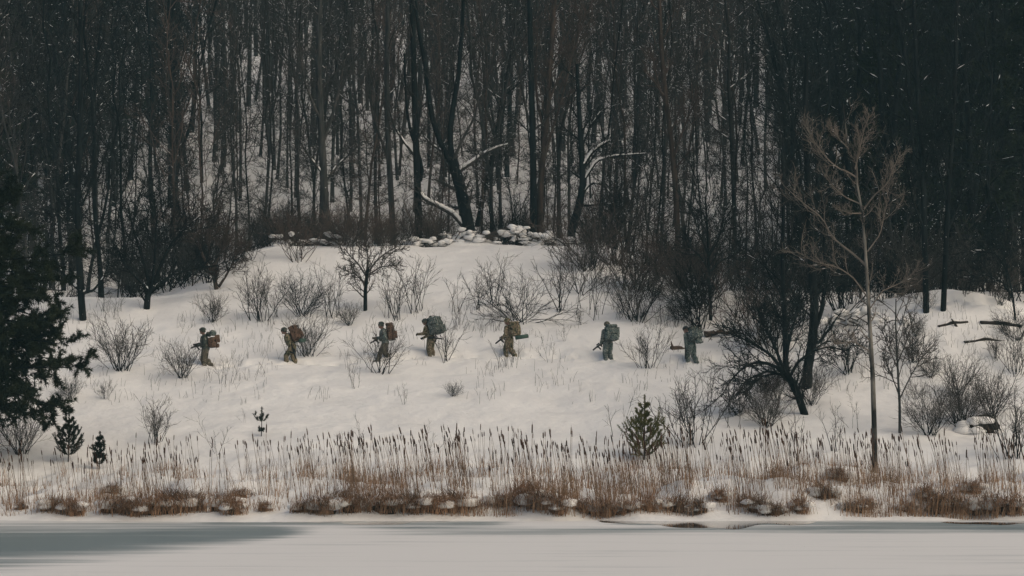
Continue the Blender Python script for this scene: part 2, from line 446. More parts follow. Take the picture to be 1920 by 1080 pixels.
def hand_bm(bm, wrist, direction, palm_n, curl):
    """glove: palm, thumb off the side, four unequal bent fingers"""
    d = Vector(direction).normalized(); nrm = Vector(palm_n); nrm = (nrm - nrm.dot(d) * d).normalized(); side = d.cross(nrm)
    w = Vector(wrist)
    add_limb(bm, w - d * 0.05, w + d * 0.01, 0.042, 0.04)
    rot = Matrix((side, d, nrm)).transposed().to_4x4()
    add_box(bm, w + d * 0.055, (0.088, 0.10, 0.036), rot, 0.012)
    for k, (off, ln) in enumerate([(-0.033, 0.072), (-0.011, 0.082), (0.011, 0.076), (0.033, 0.06)]):
        q = w + d * 0.098 + side * off
        dd = d
        for s, c_ in zip((0.45, 0.32, 0.23), (curl, curl * 1.1, curl * 0.8)):
            dd = (Matrix.Rotation(c_, 3, side) @ dd) if True else dd
            e = q + dd * ln * s * 1.25
            add_limb(bm, q, e, 0.0115, 0.0105); q = e
    q = w + d * 0.025 + side * -0.045
    e = q + (d * 0.7 - side * 0.65 + nrm * 0.25).normalized() * 0.045
    add_limb(bm, q, e, 0.014, 0.0125)
    add_limb(bm, e, e + (d * 0.9 + nrm * 0.45).normalized() * 0.04, 0.0125, 0.011)

PS = 0.985
def soldier(foot, yaw, lean, legs, arms, camo, helmet_m, glove_m, label, head_turn=0.0, head_nod=0.0, goggles=None, sink=0.27, cap=False, trousers=None, hood=False):
    """faces -X before yaw. legs: ((knee x,z),(ankle x,z)) for near(-Y) and far(+Y) side; arms: (elbow, hand) for each side"""
    px, row = foot
    g = at(px, row)
    root = empty('person', (g.x, g.y, g.z - sink), (0, 0, math.radians(yaw)), PS)
    tag(root, label, 'person', 'soldiers walking in a line across the snow')
    hip = Vector((0, 0, 0.93))
    Rl = Matrix.Rotation(-math.radians(lean), 4, 'Y')
    up = lambda v: hip + (Rl @ (Vector(v) - hip))
    bm = bmesh.new()
    for s, ((kx, kz), (ax, az)) in zip((-1, 1), legs):
        h = Vector((0, 0.10 * s, 0.90)); k = Vector((kx, 0.115 * s, kz)); an = Vector((ax, 0.115 * s, az))
        add_limb(bm, h, k, 0.142, 0.108); add_limb(bm, k, an + Vector((0, 0, 0.09)), 0.104, 0.086)
        add_ball(bm, (k + an) / 2 + Vector((0.015, 0, 0.06)), (0.108, 0.10, 0.16))
        add_ball(bm, an + Vector((-0.06, 0, 0.03)), (0.155, 0.064, 0.07))
        add_limb(bm, an + Vector((0, 0, 0.14)), an + Vector((0.01, 0, 0.02)), 0.092, 0.07)
        add_ball(bm, (h + k) / 2 + Vector((0.02, 0.065 * s, -0.02)), (0.09, 0.05, 0.11))     # cargo pocket
    add_ball(bm, (0.01, 0, 0.95), (0.17, 0.21, 0.16))
    add_ball(bm, up((0, 0, 1.10)), (0.178, 0.215, 0.19), Rl)
    add_ball(bm, up((-0.015, 0, 1.30)), (0.185, 0.235, 0.22), Rl)
    add_ball(bm, up((0, 0, 1.44)), (0.14, 0.225, 0.11), Rl)
    add_limb(bm, up((0, 0, 1.46)), up((-0.035, 0, 1.585)), 0.075, 0.062)
    add_ball(bm, up((-0.13, -0.07, 1.17)), (0.06, 0.06, 0.09)); add_ball(bm, up((-0.13, 0.07, 1.17)), (0.06, 0.06, 0.09))
    for s, (el, hd) in zip((-1, 1), arms):
        sh = up((0, 0.205 * s, 1.43)); e = up((el[0], el[1] * s, el[2])); w = up((hd[0], hd[1] * s, hd[2]))
        add_limb(bm, sh, e, 0.096, 0.077); add_limb(bm, e, w, 0.077, 0.054)
        add_ball(bm, sh, (0.095, 0.09, 0.09))
        gl = bmesh.new()
        hand_bm(gl, w, (w - e), Vector((0.3, -s, -0.4)), -0.75 * s)
        obj('glove', remeshed(gl, 'glove', 0.0075, 1), root).data.materials.append(glove_m)
    hc = up((-0.055, 0, 1.69))
    Rh = Matrix.Rotation(math.radians(head_turn), 4, 'Z') @ Matrix.Rotation(-math.radians(head_nod), 4, 'Y')
    H = lambda v: hc + Rh @ Vector(v)
    add_ball(bm, hc, (0.098, 0.078, 0.118), Rh)
    add_ball(bm, H((-0.03, 0, -0.055)), (0.068, 0.06, 0.07), Rh)           # jaw
    add_limb(bm, H((-0.088, 0, 0.02)), H((-0.116, 0, -0.022)), 0.012, 0.018)   # nose
    add_ball(bm, H((-0.088, 0, -0.058)), (0.016, 0.028, 0.008), Rh)        # lips
    add_ball(bm, H((-0.083, 0, -0.098)), (0.024, 0.03, 0.02), Rh)          # chin
    for s in (-1, 1):
        add_ball(bm, H((0.005, 0.08 * s, -0.005)), (0.024, 0.012, 0.034), Rh)   # ears
        add_ball(bm, H((-0.082, 0.033 * s, 0.036)), (0.016, 0.026, 0.009), Rh)  # brow
    me = remeshed(bm, 'person', 0.0135, 2)
    for mt in (camo, M['skin'], M['boot'], trousers or camo): me.materials.append(mt)
    nk = up((-0.02, 0, 1.545)); ax_ = (Rl @ Vector((-0.1, 0, 1))).normalized()
    for p_ in me.polygons:
        c = p_.center
        if (c - nk).dot(ax_) > 0 and (c - hc).length < 0.24: p_.material_index = 1
        elif c.z < 0.16: p_.material_index = 2
        elif c.z < 0.92 and abs(c.y) < 0.24 : p_.material_index = 3
    obj('body', me, root)
    for s in (-1, 1):
        b2 = bmesh.new(); add_ball(b2, H((-0.086, 0.033 * s, 0.014)), (0.012, 0.016, 0.01), Rh)
        obj('eye', bm_to_mesh(b2, 'eye', M['black']), root)
    # helmet or cap
    b2 = bmesh.new()
    add_ball(b2, H((0.008, 0, 0.05)), (0.145, 0.125, 0.122), Rh)
    geom = b2.verts[:] + b2.edges[:] + b2.faces[:]
    bmesh.ops.bisect_plane(b2, geom=geom, plane_co=H((0, 0, 0.018)), plane_no=(Rh @ Vector((-0.25, 0, 1))).normalized(), clear_inner=True)
    if not cap:
        add_ball(b2, H((0.075, 0, 0.0)), (0.055, 0.10, 0.055), Rh)
        add_ball(b2, H((0.01, 0.10, 0.005)), (0.05, 0.02, 0.05), Rh); add_ball(b2, H((0.01, -0.10, 0.005)), (0.05, 0.02, 0.05), Rh)
        add_box(b2, H((-0.125, 0, 0.085)), (0.03, 0.05, 0.045), Rh, 0.006)
    hm = obj('helmet' if not cap else 'knit_cap', bm_to_mesh(b2, 'helmet', helmet_m), root)
    if goggles:
        b3 = bmesh.new()
        add_box(b3, H((-0.118, 0, 0.075)), (0.035, 0.15, 0.055), Rh, 0.015)
        add_ball(b3, H((0.01, 0, 0.075)), (0.138, 0.118, 0.018), Rh)
        obj('goggles', bm_to_mesh(b3, 'goggles', goggles), hm)
    if hood:
        b3 = bmesh.new(); add_ball(b3, up((0.06, 0, 1.56)), (0.11, 0.13, 0.09), Rl)
        obj('hood', bm_to_mesh(b3, 'hood', camo), root)
    return root, up

def lumpy(bm, seed, amp):
    for v in bm.verts:
        c = v.co
        f = math.sin(c.x * 19 + seed) + math.sin(c.y * 23 + seed * 2.1) + math.sin(c.z * 17 + seed * 3.3) + 0.6 * math.sin(c.x * 41 + c.z * 37 + seed)
        v.co += Vector((math.sin(c.z * 31 + seed), math.sin(c.x * 29 + seed), math.sin(c.y * 33 + seed))) * amp * 0.5 + (v.normal if v.normal.length else Vector()) * f * amp * 0.4

def box_part(name, c, s, mat, root, rot=None, seed=1, amp=0.012, bev=0.045):
    bm = bmesh.new()
    add_box(bm, c, s, rot, min(bev, min(s) * 0.42))
    bmesh.ops.subdivide_edges(bm, edges=[e for e in bm.edges if e.calc_length() > 0.1], cuts=4, use_grid_fill=True)
    bm.normal_update(); lumpy(bm, seed, amp)
    return obj(name, bm_to_mesh(bm, name, mat), root)

def tube_part(name, a, b, r, mat, root, caps=True):
    bm = bmesh.new(); a, b = Vector(a), Vector(b); d = b - a
    bmesh.ops.create_cone(bm, cap_ends=True, segments=12, radius1=r, radius2=r, depth=d.length, matrix=Matrix.Translation((a + b) / 2) @ d.to_track_quat('Z', 'Y').to_matrix().to_4x4())
    return obj(name, bm_to_mesh(bm, name, mat), root)

def backpack(root_p, up, size, mat, label, seed, lid=True, rolls=(), pouches=(), snow=True, shift=(0, 0, 0), lid_mat=None, tilt=0):
    """stands behind the wearer's back; size = depth, width, height"""
    r = empty('backpack', root_p.location, root_p.rotation_euler, PS)
    tag(r, label, 'backpack', 'backpacks worn by the soldiers')
    dx, wy, hz = size
    o = up((0.15 + dx / 2 + shift[0], shift[1], 1.30 + shift[2]))
    ang = math.atan2((up((0, 0, 1.5)) - up((0, 0, 1.0))).x, 0.5)
    R = Matrix.Rotation(ang + math.radians(tilt), 4, 'Y')
    P = lambda x, y, z: o + R @ Vector((x, y, z))
    box_part('pack_bag', P(0, 0, 0), (dx, wy, hz), mat, r, R, seed, 0.022, 0.07)
    if lid: box_part('pack_lid', P(-0.01, 0, hz / 2 + 0.035), (dx * 0.95, wy * 0.98, 0.15), lid_mat or mat, r, R, seed + 1, 0.02, 0.055)
    for k, (x, y, z, sx, sy, sz) in enumerate(pouches):
        box_part('pack_pocket', P(x, y, z), (sx, sy, sz), mat, r, R, seed + 3 + k, 0.012, 0.03)
    for (a0, b0, rad, m_) in rolls:
        rp = tube_part('rolled_mat', P(*a0), P(*b0), rad, m_, r)
    for s in (-1, 1):
        g = Geo(); pts = [up((0.14, 0.11 * s, 1.47)), up((0.03, 0.12 * s, 1.555)), up((-0.12, 0.12 * s, 1.46)), up((-0.17, 0.13 * s, 1.28)), up((-0.08, 0.19 * s, 1.12)), up((0.13, 0.17 * s, 1.08))]
        g.tubes(np.array([list(q) for q in pts]), 0.022, 6)
        obj('shoulder_strap', g.mesh('shoulder_strap', M['dark_camo']), r)
        g = Geo(); y_ = wy * 0.28 * s
        g.tubes(np.array([list(P(-dx / 2, y_, hz / 2 + .08)), list(P(dx / 2 + .012, y_, hz / 2 + .06)), list(P(dx / 2 + .03, y_, 0)), list(P(dx / 2, y_, -hz / 2 - .015)), list(P(-dx / 2, y_, -hz / 2 - .02))]), 0.014, 5)
        obj('pack_strap', g.mesh('pack_strap', M['black']), r)
    if snow:
        g = Geo()
        for k in range(4): g.blob(P(random.uniform(-.3, .3) * dx, random.uniform(-.35, .35) * wy, hz / 2 + (0.105 if lid else 0.01)), (0.06, 0.07, 0.022), seed + k, 8, 6)
        obj('snow_dusting', g.mesh('snow_dusting', M['snow']), r)
    return r

def rifle(a, b, label, roll=0.0):
    """a = butt end, b = muzzle, world points"""
    a, b = Vector(a), Vector(b); d = (b - a)
    q = d.to_track_quat('X', 'Z')
    r = empty('rifle', a); r.rotation_mode = 'QUATERNION'; r.rotation_quaternion = q
    tag(r, label, 'rifle', 'black rifles of the soldiers')
    L = d.length
    def part(nm, c, s, bev=0.006, rot=None):
        bm = bmesh.new(); add_box(bm, c, s, rot, bev); obj(nm, bm_to_mesh(bm, nm, M['black']), r)
    part('stock', (0.10, 0, -0.015), (0.19, 0.035, 0.09))
    part('receiver', (0.31, 0, 0), (0.25, 0.045, 0.075))
    part('handguard', (0.54, 0, 0.005), (0.24, 0.055, 0.06), 0.012)
    part('magazine', (0.36, 0, -0.11), (0.06, 0.028, 0.17), 0.006, Matrix.Rotation(0.2, 4, 'Y'))
    part('grip', (0.23, 0, -0.085), (0.04, 0.032, 0.11), 0.006, Matrix.Rotation(-0.35, 4, 'Y'))
    part('scope', (0.33, 0, 0.075), (0.15, 0.045, 0.045), 0.012)
    g = Geo(); g.tubes(np.array([[0.6, 0, 0.01], [L * 0.95, 0, 0.01], [L, 0, 0.01]]), np.array([0.013, 0.013, 0.018])[None], 8)
    obj('barrel', g.mesh('barrel', M['black']), r)
    return r

def wp(root, v):
    return Matrix.Translation(root.location) @ root.rotation_euler.to_matrix().to_4x4() @ (Vector(v) * PS)

ARMS = (((0.02, 0.30, 1.16), (-0.26, 0.16, 1.10)), ((-0.08, 0.28, 1.18), (-0.36, 0.10, 1.16)))
WALK1 = (((-0.10, 0.50), (-0.02, 0.10)), ((-0.02, 0.50), (0.24, 0.14)))
WALK2 = (((-0.24, 0.56), (-0.26, 0.10)), ((0.02, 0.48), (0.14, 0.08)))
WALK3 = (((-0.20, 0.52), (-0.32, 0.10)), ((0.0, 0.49), (0.22, 0.10)))
STAND = (((-0.06, 0.50), (0.0, 0.08)), ((-0.02, 0.50), (0.05, 0.08)))
STRIDE = (((-0.13, 0.51), (-0.08, 0.10)), ((0.00, 0.48), (0.22, 0.12)))

# 1 far left
p1, u1 = soldier(FEET[0], 0, 5, WALK1, ARMS, M['dark_camo'], M['dark_camo'], M['glove'],
                 'soldier leading the line at far left, dark jacket and olive trousers, head up', goggles=M['black'], trousers=M['olive'])
backpack(p1, u1, (0.32, 0.40, 0.42), M['brown_pack'], 'brown pack with two dark rolls on top, on the leading soldier', 2, lid=False, snow=False, shift=(0, 0, -0.10),
         rolls=(((-0.12, -0.2, 0.34), (-0.12, 0.2, 0.34), 0.105, M['dark_camo']), ((0.06, -0.21, 0.38), (0.06, 0.21, 0.38), 0.125, M['grey_camo']),),
         pouches=((0.23, -0.02, 0.12, 0.18, 0.30, 0.32), (0.2, 0.0, -0.17, 0.14, 0.28, 0.16)))
rifle(wp(p1, u1((0.02, -0.10, 1.20))), wp(p1, u1((-0.62, 0.05, 1.02))), 'black rifle held low by the leading soldier at far left')
# 2
p2, u2 = soldier(FEET[1], -4, 24, WALK2, (((-0.02, 0.28, 1.12), (-0.10, 0.24, 0.84)), ((-0.05, 0.28, 1.14), (-0.22, 0.2, 0.90))), M['tan_camo'], M['dark_camo'], M['glove'],
                 'stooping soldier in tan camouflage, second from left, an aerial above his helmet', head_nod=6, goggles=M['snow'], trousers=M['tan_camo'])
bp = backpack(p2, u2, (0.38, 0.46, 0.56), M['brown_pack'], 'rust brown pack with a green roll beneath, on the stooping soldier', 7, shift=(0, 0, 0.05),
         rolls=(((0.14, -0.36, -0.34), (0.22, 0.30, -0.34), 0.085, M['mat_green']),), pouches=((0.25, -0.08, 0.0, 0.14, 0.24, 0.34), (0.0, -0.27, -0.05, 0.26, 0.12, 0.3)))
g = Geo(); a0, a1 = u2((0.1, -0.08, 1.58)), u2((-0.36, -0.02, 1.98)); g.tubes(np.array([list(u2((0.14, -0.1, 1.46))), list(a0), list(a1)]), np.array([0.012, 0.011, 0.006])[None], 5)
obj('aerial', g.mesh('aerial', M['black']), bp)
rifle(wp(p2, u2((0.05, -0.22, 1.06))), wp(p2, u2((-0.02, -0.30, 0.44))), 'black rifle pointing down beside the stooping soldier')
# 3
p3, u3 = soldier(FEET[2], 3, 9, WALK3, (((0.02, 0.28, 1.17), (-0.30, 0.18, 1.16)), ((-0.06, 0.28, 1.18), (-0.36, 0.12, 1.2))), M['grey_camo'], M['dark_camo'], M['olive'],
                 'soldier with white goggles on his helmet, walking behind a spreading bare shrub', goggles=M['snow'], trousers=M['olive'], head_nod=3)
backpack(p3, u3, (0.30, 0.40, 0.62), M['brown_pack'], 'plain tall brown pack on the soldier with white goggles', 13, snow=False, shift=(0, 0, 0.02), lid_mat=M['brown_pack'], pouches=((0.2, 0, -0.1, 0.12, 0.28, 0.3),))
rifle(wp(p3, u3((0.0, 0.0, 1.25))), wp(p3, u3((-0.60, -0.05, 1.02))), 'black rifle held forward by the soldier with white goggles')
# 4
p4, u4 = soldier(FEET[3], -22, 17, STAND, (((-0.14, 0.26, 1.20), (-0.42, 0.22, 1.26)), ((-0.10, 0.27, 1.16), (-0.36, 0.12, 1.10))), M['tan_camo'], M['dark_camo'], M['glove'],
                 'soldier reaching one dark glove forward under a huge grey pack', trousers=M['tan_camo'], head_nod=12)
backpack(p4, u4, (0.46, 0.60, 0.62), M['grey_camo'], 'huge lumpy grey green pack covering the reaching soldier', 19, shift=(0, -0.02, 0.06),
         pouches=((0.0, -0.33, -0.12, 0.3, 0.16, 0.34), (0.26, -0.12, -0.16, 0.16, 0.26, 0.30), (0.26, 0.16, -0.14, 0.16, 0.24, 0.32), (0.05, -0.33, 0.2, 0.26, 0.12, 0.22)),
         rolls=(((-0.06, -0.2, 0.42), (-0.02, 0.22, 0.43), 0.075, M['dark_camo']),))
rifle(wp(p4, u4((0.02, -0.28, 1.00))), wp(p4, u4((0.62, -0.30, 0.72))), 'black rifle slung behind the reaching soldier with the huge grey pack')
# 5
p5, u5 = soldier(FEET[4], -30, 4, STRIDE, (((0.0, 0.29, 1.16), (-0.22, 0.2, 1.0)), ((-0.05, 0.28, 1.17), (-0.30, 0.10, 1.04))), M['tan_camo'], M['tan_camo'], M['olive'],
                 'bare necked soldier in full tan camouflage, green roll behind his hip', head_turn=10, head_nod=8)
backpack(p5, u5, (0.30, 0.46, 0.50), M['tan_camo'], 'tan camouflage pack with a long green roll below, fifth in the line', 29, lid=True, shift=(0, 0, 0.02),
         rolls=(((0.10, -0.16, -0.36), (0.52, 0.20, -0.30), 0.085, M['mat_green']),), pouches=((0.2, -0.06, 0.05, 0.12, 0.26, 0.26), (0.0, -0.26, 0.0, 0.22, 0.1, 0.3), (0.02, 0.26, -0.02, 0.22, 0.1, 0.32)))
rifle(wp(p5, u5((-0.02, -0.10, 1.16))), wp(p5, u5((-0.60, -0.18, 0.78))), 'black rifle pointing down ahead of the soldier in full tan camouflage')
# 6
p6, u6 = soldier(FEET[5], -58, 2, (((-0.06, 0.50), (0.0, 0.10)), ((-0.05, 0.50), (0.08, 0.1))), (((0.03, 0.30, 1.14), (-0.16, 0.26, 0.92)), ((-0.02, 0.3, 1.15), (-0.22, 0.16, 0.95))), M['grey_camo'], M['olive'], M['glove'],
                 'soldier in grey green camouflage seen from behind, alone on the open snow', head_nod=10)
backpack(p6, u6, (0.30, 0.44, 0.58), M['grey_camo'], 'boxy grey green pack with side pockets, sixth in the line', 37, shift=(0, 0, 0.02), snow=False,
         pouches=((0.03, -0.27, 0.02, 0.2, 0.13, 0.5), (0.03, 0.27, 0.05, 0.2, 0.13, 0.46), (0.2, 0, -0.17, 0.14, 0.36, 0.22), (0.18, 0, 0.12, 0.06, 0.3, 0.2)))
rifle(wp(p6, u6((-0.02, -0.16, 1.02))), wp(p6, u6((-0.42, -0.40, 0.70))), 'black rifle carried low by the soldier seen from behind')
# 7
p7, u7 = soldier(FEET[6], -40, 20, (((-0.14, 0.52), (-0.12, 0.1)), ((0.02, 0.5), (0.2, 0.1))), (((-0.02, 0.30, 1.12), (-0.14, 0.26, 0.86)), ((-0.02, 0.3, 1.12), (-0.2, 0.2, 0.88))), M['grey_camo'], M['black'], M['glove'],
                 'last soldier of the line, stooping in a black cap beside a fallen log', cap=True, head_nod=10)
backpack(p7, u7, (0.34, 0.44, 0.48), M['grey_camo'], 'snow flecked grey pack on the last soldier in the black cap', 43, shift=(0, 0, 0.04),
         pouches=((0.22, -0.1, -0.06, 0.12, 0.2, 0.3), (0.22, 0.12, -0.02, 0.12, 0.2, 0.3), (0.0, -0.26, 0.0, 0.24, 0.1, 0.3), (0.1, 0.0, -0.34, 0.2, 0.36, 0.18)), lid_mat=M['dark_camo'])
rifle(wp(p7, u7((-0.06, -0.30, 1.08))), wp(p7, u7((-0.26, -0.34, 0.46))), 'dark rifle hanging beside the last soldier in the black cap')

# ------------------------------------------------------------------ plants: branch growth
UPV = np.array([0, 0, 1.0])
def unit(a): return a / (np.linalg.norm(a, axis=-1, keepdims=True) + 1e-9)

def grow(P, R, k, tlo, thi, ang, angsd, lenf, n, rf, rmin, up=0.0, wig=0.12):
    N, n0, _ = P.shape
    if N == 0: return np.zeros((0, n, 3)), np.zeros((0, n))
    t = tlo + (thi - tlo) * (np.arange(k)[None] + rng.random((N, k))) / k
    fi = np.clip(t * (n0 - 1), 0, n0 - 1.001); i0 = fi.astype(int); f = (fi - i0)[..., None]
    ar = np.arange(N)[:, None]
    base = P[ar, i0] * (1 - f) + P[ar, i0 + 1] * f
    T = unit(P[ar, i0 + 1] - P[ar, i0])
    r = R[ar, i0] * (1 - f[..., 0]) + R[ar, i0 + 1] * f[..., 0]
    ref = np.where(np.abs(T[..., 2:3]) > 0.9, np.array([1.0, 0, 0]), UPV)
    A = unit(np.cross(T, ref)); B = np.cross(T, A)
    az = (np.arange(k)[None] * 2.4 + rng.random((N, 1)) * 6.28 + rng.normal(0, 0.5, (N, k)))[..., None]
    a = (ang + rng.normal(0, angsd, (N, k)))[..., None]
    d = unit(np.cos(a) * T + np.sin(a) * (np.cos(az) * A + np.sin(az) * B)).reshape(-1, 3)
    plen = np.linalg.norm(np.diff(P, axis=1), axis=2).sum(1)[:, None]
    L = (lenf(t, plen) * rng.uniform(0.7, 1.25, (N, k))).reshape(-1, 1)
    pos = base.reshape(-1, 3); out = [pos]
    for i in range(n - 1):
        pos = pos + d * L / (n - 1); out.append(pos)
        d = unit(d + UPV * up + rng.normal(0, wig, d.shape))
    rr = np.maximum(r.reshape(-1, 1) * rf, rmin)
    R2 = rr * (1 - np.linspace(0, 1, n)[None]) + rmin * 0.7 * np.linspace(0, 1, n)[None]
    return np.stack(out, 1), R2

def snow_on(P, R, frac, g, fat=0.75, maxslope=0.72, rise=0.75):
    """snow lying along the upper side of inclined branches"""
    N, n, _ = P.shape
    if N == 0: return
    seg = unit(np.diff(P, axis=1)); ok = (np.abs(seg[..., 2]) < maxslope) & (rng.random((N, n - 1)) < frac)
    ii, jj = np.nonzero(ok)
    if not len(ii): return
    a, b = P[ii, jj], P[ii, jj + 1]; ra, rb = R[ii, jj], R[ii, jj + 1]
    s0 = rng.uniform(0, 0.3, (len(ii), 1)) * (rise < .8); s1 = np.where(rise > .8, 1.05, rng.uniform(0.6, 1.0, (len(ii), 1)))
    r_ = (ra + rb)[:, None] / 2
    off = UPV * r_ * rise - np.array([0, .35, 0]) * r_ * (rise > .8)
    q = [a + (b - a) * (s0 + (s1 - s0) * w) + off for w in (0, 0.5, 1)]
    e_ = .75 if rise > .8 else .28
    Rr = np.concatenate([r_ * fat * e_, r_ * fat, r_ * fat * e_], 1)
    g.tubes(np.stack(q, 1), np.maximum(Rr, 0.008), 4)

def poly(pts, n=9):
    """smooth resampling of a hand drawn limb"""
    p = np.array([list(q) for q in pts], float)
    s = np.concatenate([[0], np.cumsum(np.linalg.norm(np.diff(p, axis=0), axis=1))])
    t = np.linspace(0, s[-1], 60)
    q = np.stack([np.interp(t, s, p[:, i]) for i in range(3)], 1)
    k = np.array([1, 2, 3, 2, 1.]) / 9
    for _ in range(2):
        e = np.concatenate([np.repeat(q[:1], 2, 0), q, np.repeat(q[-1:], 2, 0)])
        q2 = np.stack([np.convolve(e[:, i], k, 'valid') for i in range(3)], 1); q2[0] = q[0]; q2[-1] = q[-1]; q = q2
    return q[np.linspace(0, 59, n).astype(int)]

def forest_variant(seed, H, r0, base, nl, ll, ang, up=0.12, sub=(7, 6), tw=0.011, bark='bark', twig='twig', fork=False, snow=0.25, stubs=15):
    global rng
    rng = np.random.default_rng(seed)
    n = 12
    z = np.linspace(-0.4, H, n); w = np.cumsum(rng.normal(0, 0.28, (n, 2)), 0) * np.linspace(0, 1, n)[:, None]
    P0 = np.concatenate([w, z[:, None]], 1)[None]
    taper = np.linspace(1, 0.12, n) ** 0.8
    R0 = (r0 * taper)[None]; R0[0, 0] *= 1.35
    tr = Geo()
    if fork:
        P0b = P0.copy(); k = np.clip((z / H - base * 0.75) / (1 - base * 0.75), 0, 1); a = rng.random() * 6.28
        P0b[0, :, 0] += math.cos(a) * k ** 0.8 * H * 0.13; P0b[0, :, 1] += math.sin(a) * k ** 0.8 * H * 0.13
        P0[0, :, 0] -= math.cos(a) * k ** 0.8 * H * 0.09; P0[0, :, 1] -= math.sin(a) * k ** 0.8 * H * 0.09
        P0 = np.concatenate([P0, P0b]); R0 = np.concatenate([R0, R0 * 0.85]); nl = nl // 2 + 3
    tr.tubes(P0, R0, 8)
    cr = Geo(); sn = Geo()
    P1, R1 = grow(P0, R0, nl, base, 0.98, ang, 0.22, lambda t, L: H * ll * (1.15 - 0.8 * (t - base) / (1 - base)) , 7, 0.42, 0.02, up, 0.13)
    if stubs:
        Ps, Rs = grow(P0[:1], R0[:1], stubs, 0.1, base, 1.25, 0.25, lambda t, L: 0 * t + H * 0.07, 5, 0.2, 0.014, 0.02, 0.22)
        P1, R1 = (np.concatenate([P1, np.stack([np.stack([np.interp(np.linspace(0, 4, 7), np.arange(5), b[:, i]) for i in range(3)], 1) for b in Ps])]),
                  np.concatenate([R1, np.stack([np.interp(np.linspace(0, 4, 7), np.arange(5), b) for b in Rs])]))
    P2, R2 = grow(P1, R1, sub[0], 0.2, 0.98, 0.7, 0.25, lambda t, L: L * 0.42 * (1.2 - 0.6 * t), 5, 0.5, tw * 1.25, up * 0.7, 0.16)
    P3, R3 = grow(P2, R2, sub[1], 0.15, 1.0, 0.65, 0.3, lambda t, L: L * 0.52, 4, 0.6, tw, up * 0.6, 0.2)
    cr.tubes(P1, R1, 5); cr.tubes(P2, R2, 3); cr.tubes(P3, R3, 3)
    snow_on(P1, R1, snow, sn, 1.0); snow_on(P2, R2, snow * 0.45, sn, 1.3)
    out = [tr.mesh('trunk', M[bark]), cr.mesh('crown', M[twig])]
    out.append(sn.mesh('snow_layer', M['snow']) if sn.n else None)
    return out

def put_tree(name, parts, loc, rz, sc, label, cat, group, tilt=(0, 0)):
    r = empty(name, loc, (tilt[0], tilt[1], rz), sc)
    tag(r, label, cat, group)
    for nm, me in zip(('trunk', 'crown', 'snow_layer'), parts):
        if me is not None: obj(nm, me, r)
    return r

forest = [
    forest_variant(101, 20, .10, .30, 22, .19, .60, snow=.5, sub=(8, 6), tw=.0085),
    forest_variant(102, 22, .115, .32, 24, .18, .52, up=.16, fork=True, sub=(8, 6), tw=.0085, snow=.5),
    forest_variant(103, 18, .07, .26, 19, .16, .60, sub=(7, 6), tw=.0085, snow=.45),
    forest_variant(104, 23, .13, .30, 23, .19, .78, snow=.65, sub=(8, 6), tw=.0085),
    forest_variant(105, 19, .085, .34, 20, .18, .48, up=.2, bark='brown_bark', twig='red_twig', sub=(8, 6), tw=.0085),
    forest_variant(106, 17, .06, .26, 18, .15, .56, bark='dark_bark', sub=(7, 6), tw=.0085, snow=.45),
    forest_variant(107, 21, .11, .28, 23, .20, .74, fork=True, snow=.7, sub=(8, 6), tw=.0085),
    forest_variant(108, 16, .055, .22, 18, .16, .50, up=.2, bark='brown_bark', twig='red_twig', sub=(7, 6), tw=.0085),
]
dark_forest = [  # near-black pool, chiefly for the vignetted sides of the frame
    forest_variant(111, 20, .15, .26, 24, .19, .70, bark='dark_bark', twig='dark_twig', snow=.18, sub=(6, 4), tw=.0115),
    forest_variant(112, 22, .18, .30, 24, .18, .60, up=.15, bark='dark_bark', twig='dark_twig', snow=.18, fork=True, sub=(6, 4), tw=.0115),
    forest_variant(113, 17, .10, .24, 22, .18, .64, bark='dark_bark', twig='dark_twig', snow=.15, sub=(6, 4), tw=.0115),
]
def sapling_variant(seed, H, r0, nl, ll, ang, bark='bark', twig='twig', base=.2):
    return forest_variant(seed, H, r0, base, nl, ll, ang, .12, (5, 3), .008, bark, twig, False, .1, 0)
saplings = [sapling_variant(121, 8, .05, 20, .16, .6), sapling_variant(122, 10, .06, 22, .14, .5, twig='grey_twig'),
            sapling_variant(123, 6.5, .04, 18, .2, .65, bark='brown_bark'), sapling_variant(124, 9, .045, 14, .12, .45, bark='dark_bark', twig='dark_twig')]

def shrub_variant(seed, H, ns, spread, sub=(7, 4), r=.014, tw=.0058, bark='dark_twig', twig='grey_twig', up=.08, wig=.12, base_r=.12, tilt0=.05):
    """many stems from one foot"""
    global rng
    rng = np.random.default_rng(seed)
    n = 8
    az = rng.random(ns) * 6.28; ti = tilt0 + spread * rng.random(ns) ** 0.7
    d = np.stack([np.sin(ti) * np.cos(az), np.sin(ti) * np.sin(az), np.cos(ti)], 1)
    pos = np.stack([rng.normal(0, base_r, ns), rng.normal(0, base_r, ns), np.full(ns, -.15)], 1); pts = [pos]
    L = H * rng.uniform(.6, 1.05, (ns, 1))
    for i in range(n - 1):
        pos = pos + d * L / (n - 1); pts.append(pos); d = unit(d + UPV * up + rng.normal(0, wig, d.shape))
    P0 = np.stack(pts, 1); R0 = r * rng.uniform(.7, 1.3, (ns, 1)) * np.linspace(1, .35, n)[None]
    st = Geo(); st.tubes(P0, R0, 4)
    P1, R1 = grow(P0, R0, sub[0], .3, .98, .6, .25, lambda t, L: L * .34 * (1.2 - .5 * t), 5, .6, tw, up, wig)
    P2, R2 = grow(P1, R1, sub[1], .2, 1., .6, .3, lambda t, L: L * .5, 3, .7, tw * .85, up, wig)
    tg = Geo(); tg.tubes(P1, R1, 3); tg.tubes(P2, R2, 3)
    return [st.mesh('stem', M[bark]), tg.mesh('twigs', M[twig])]

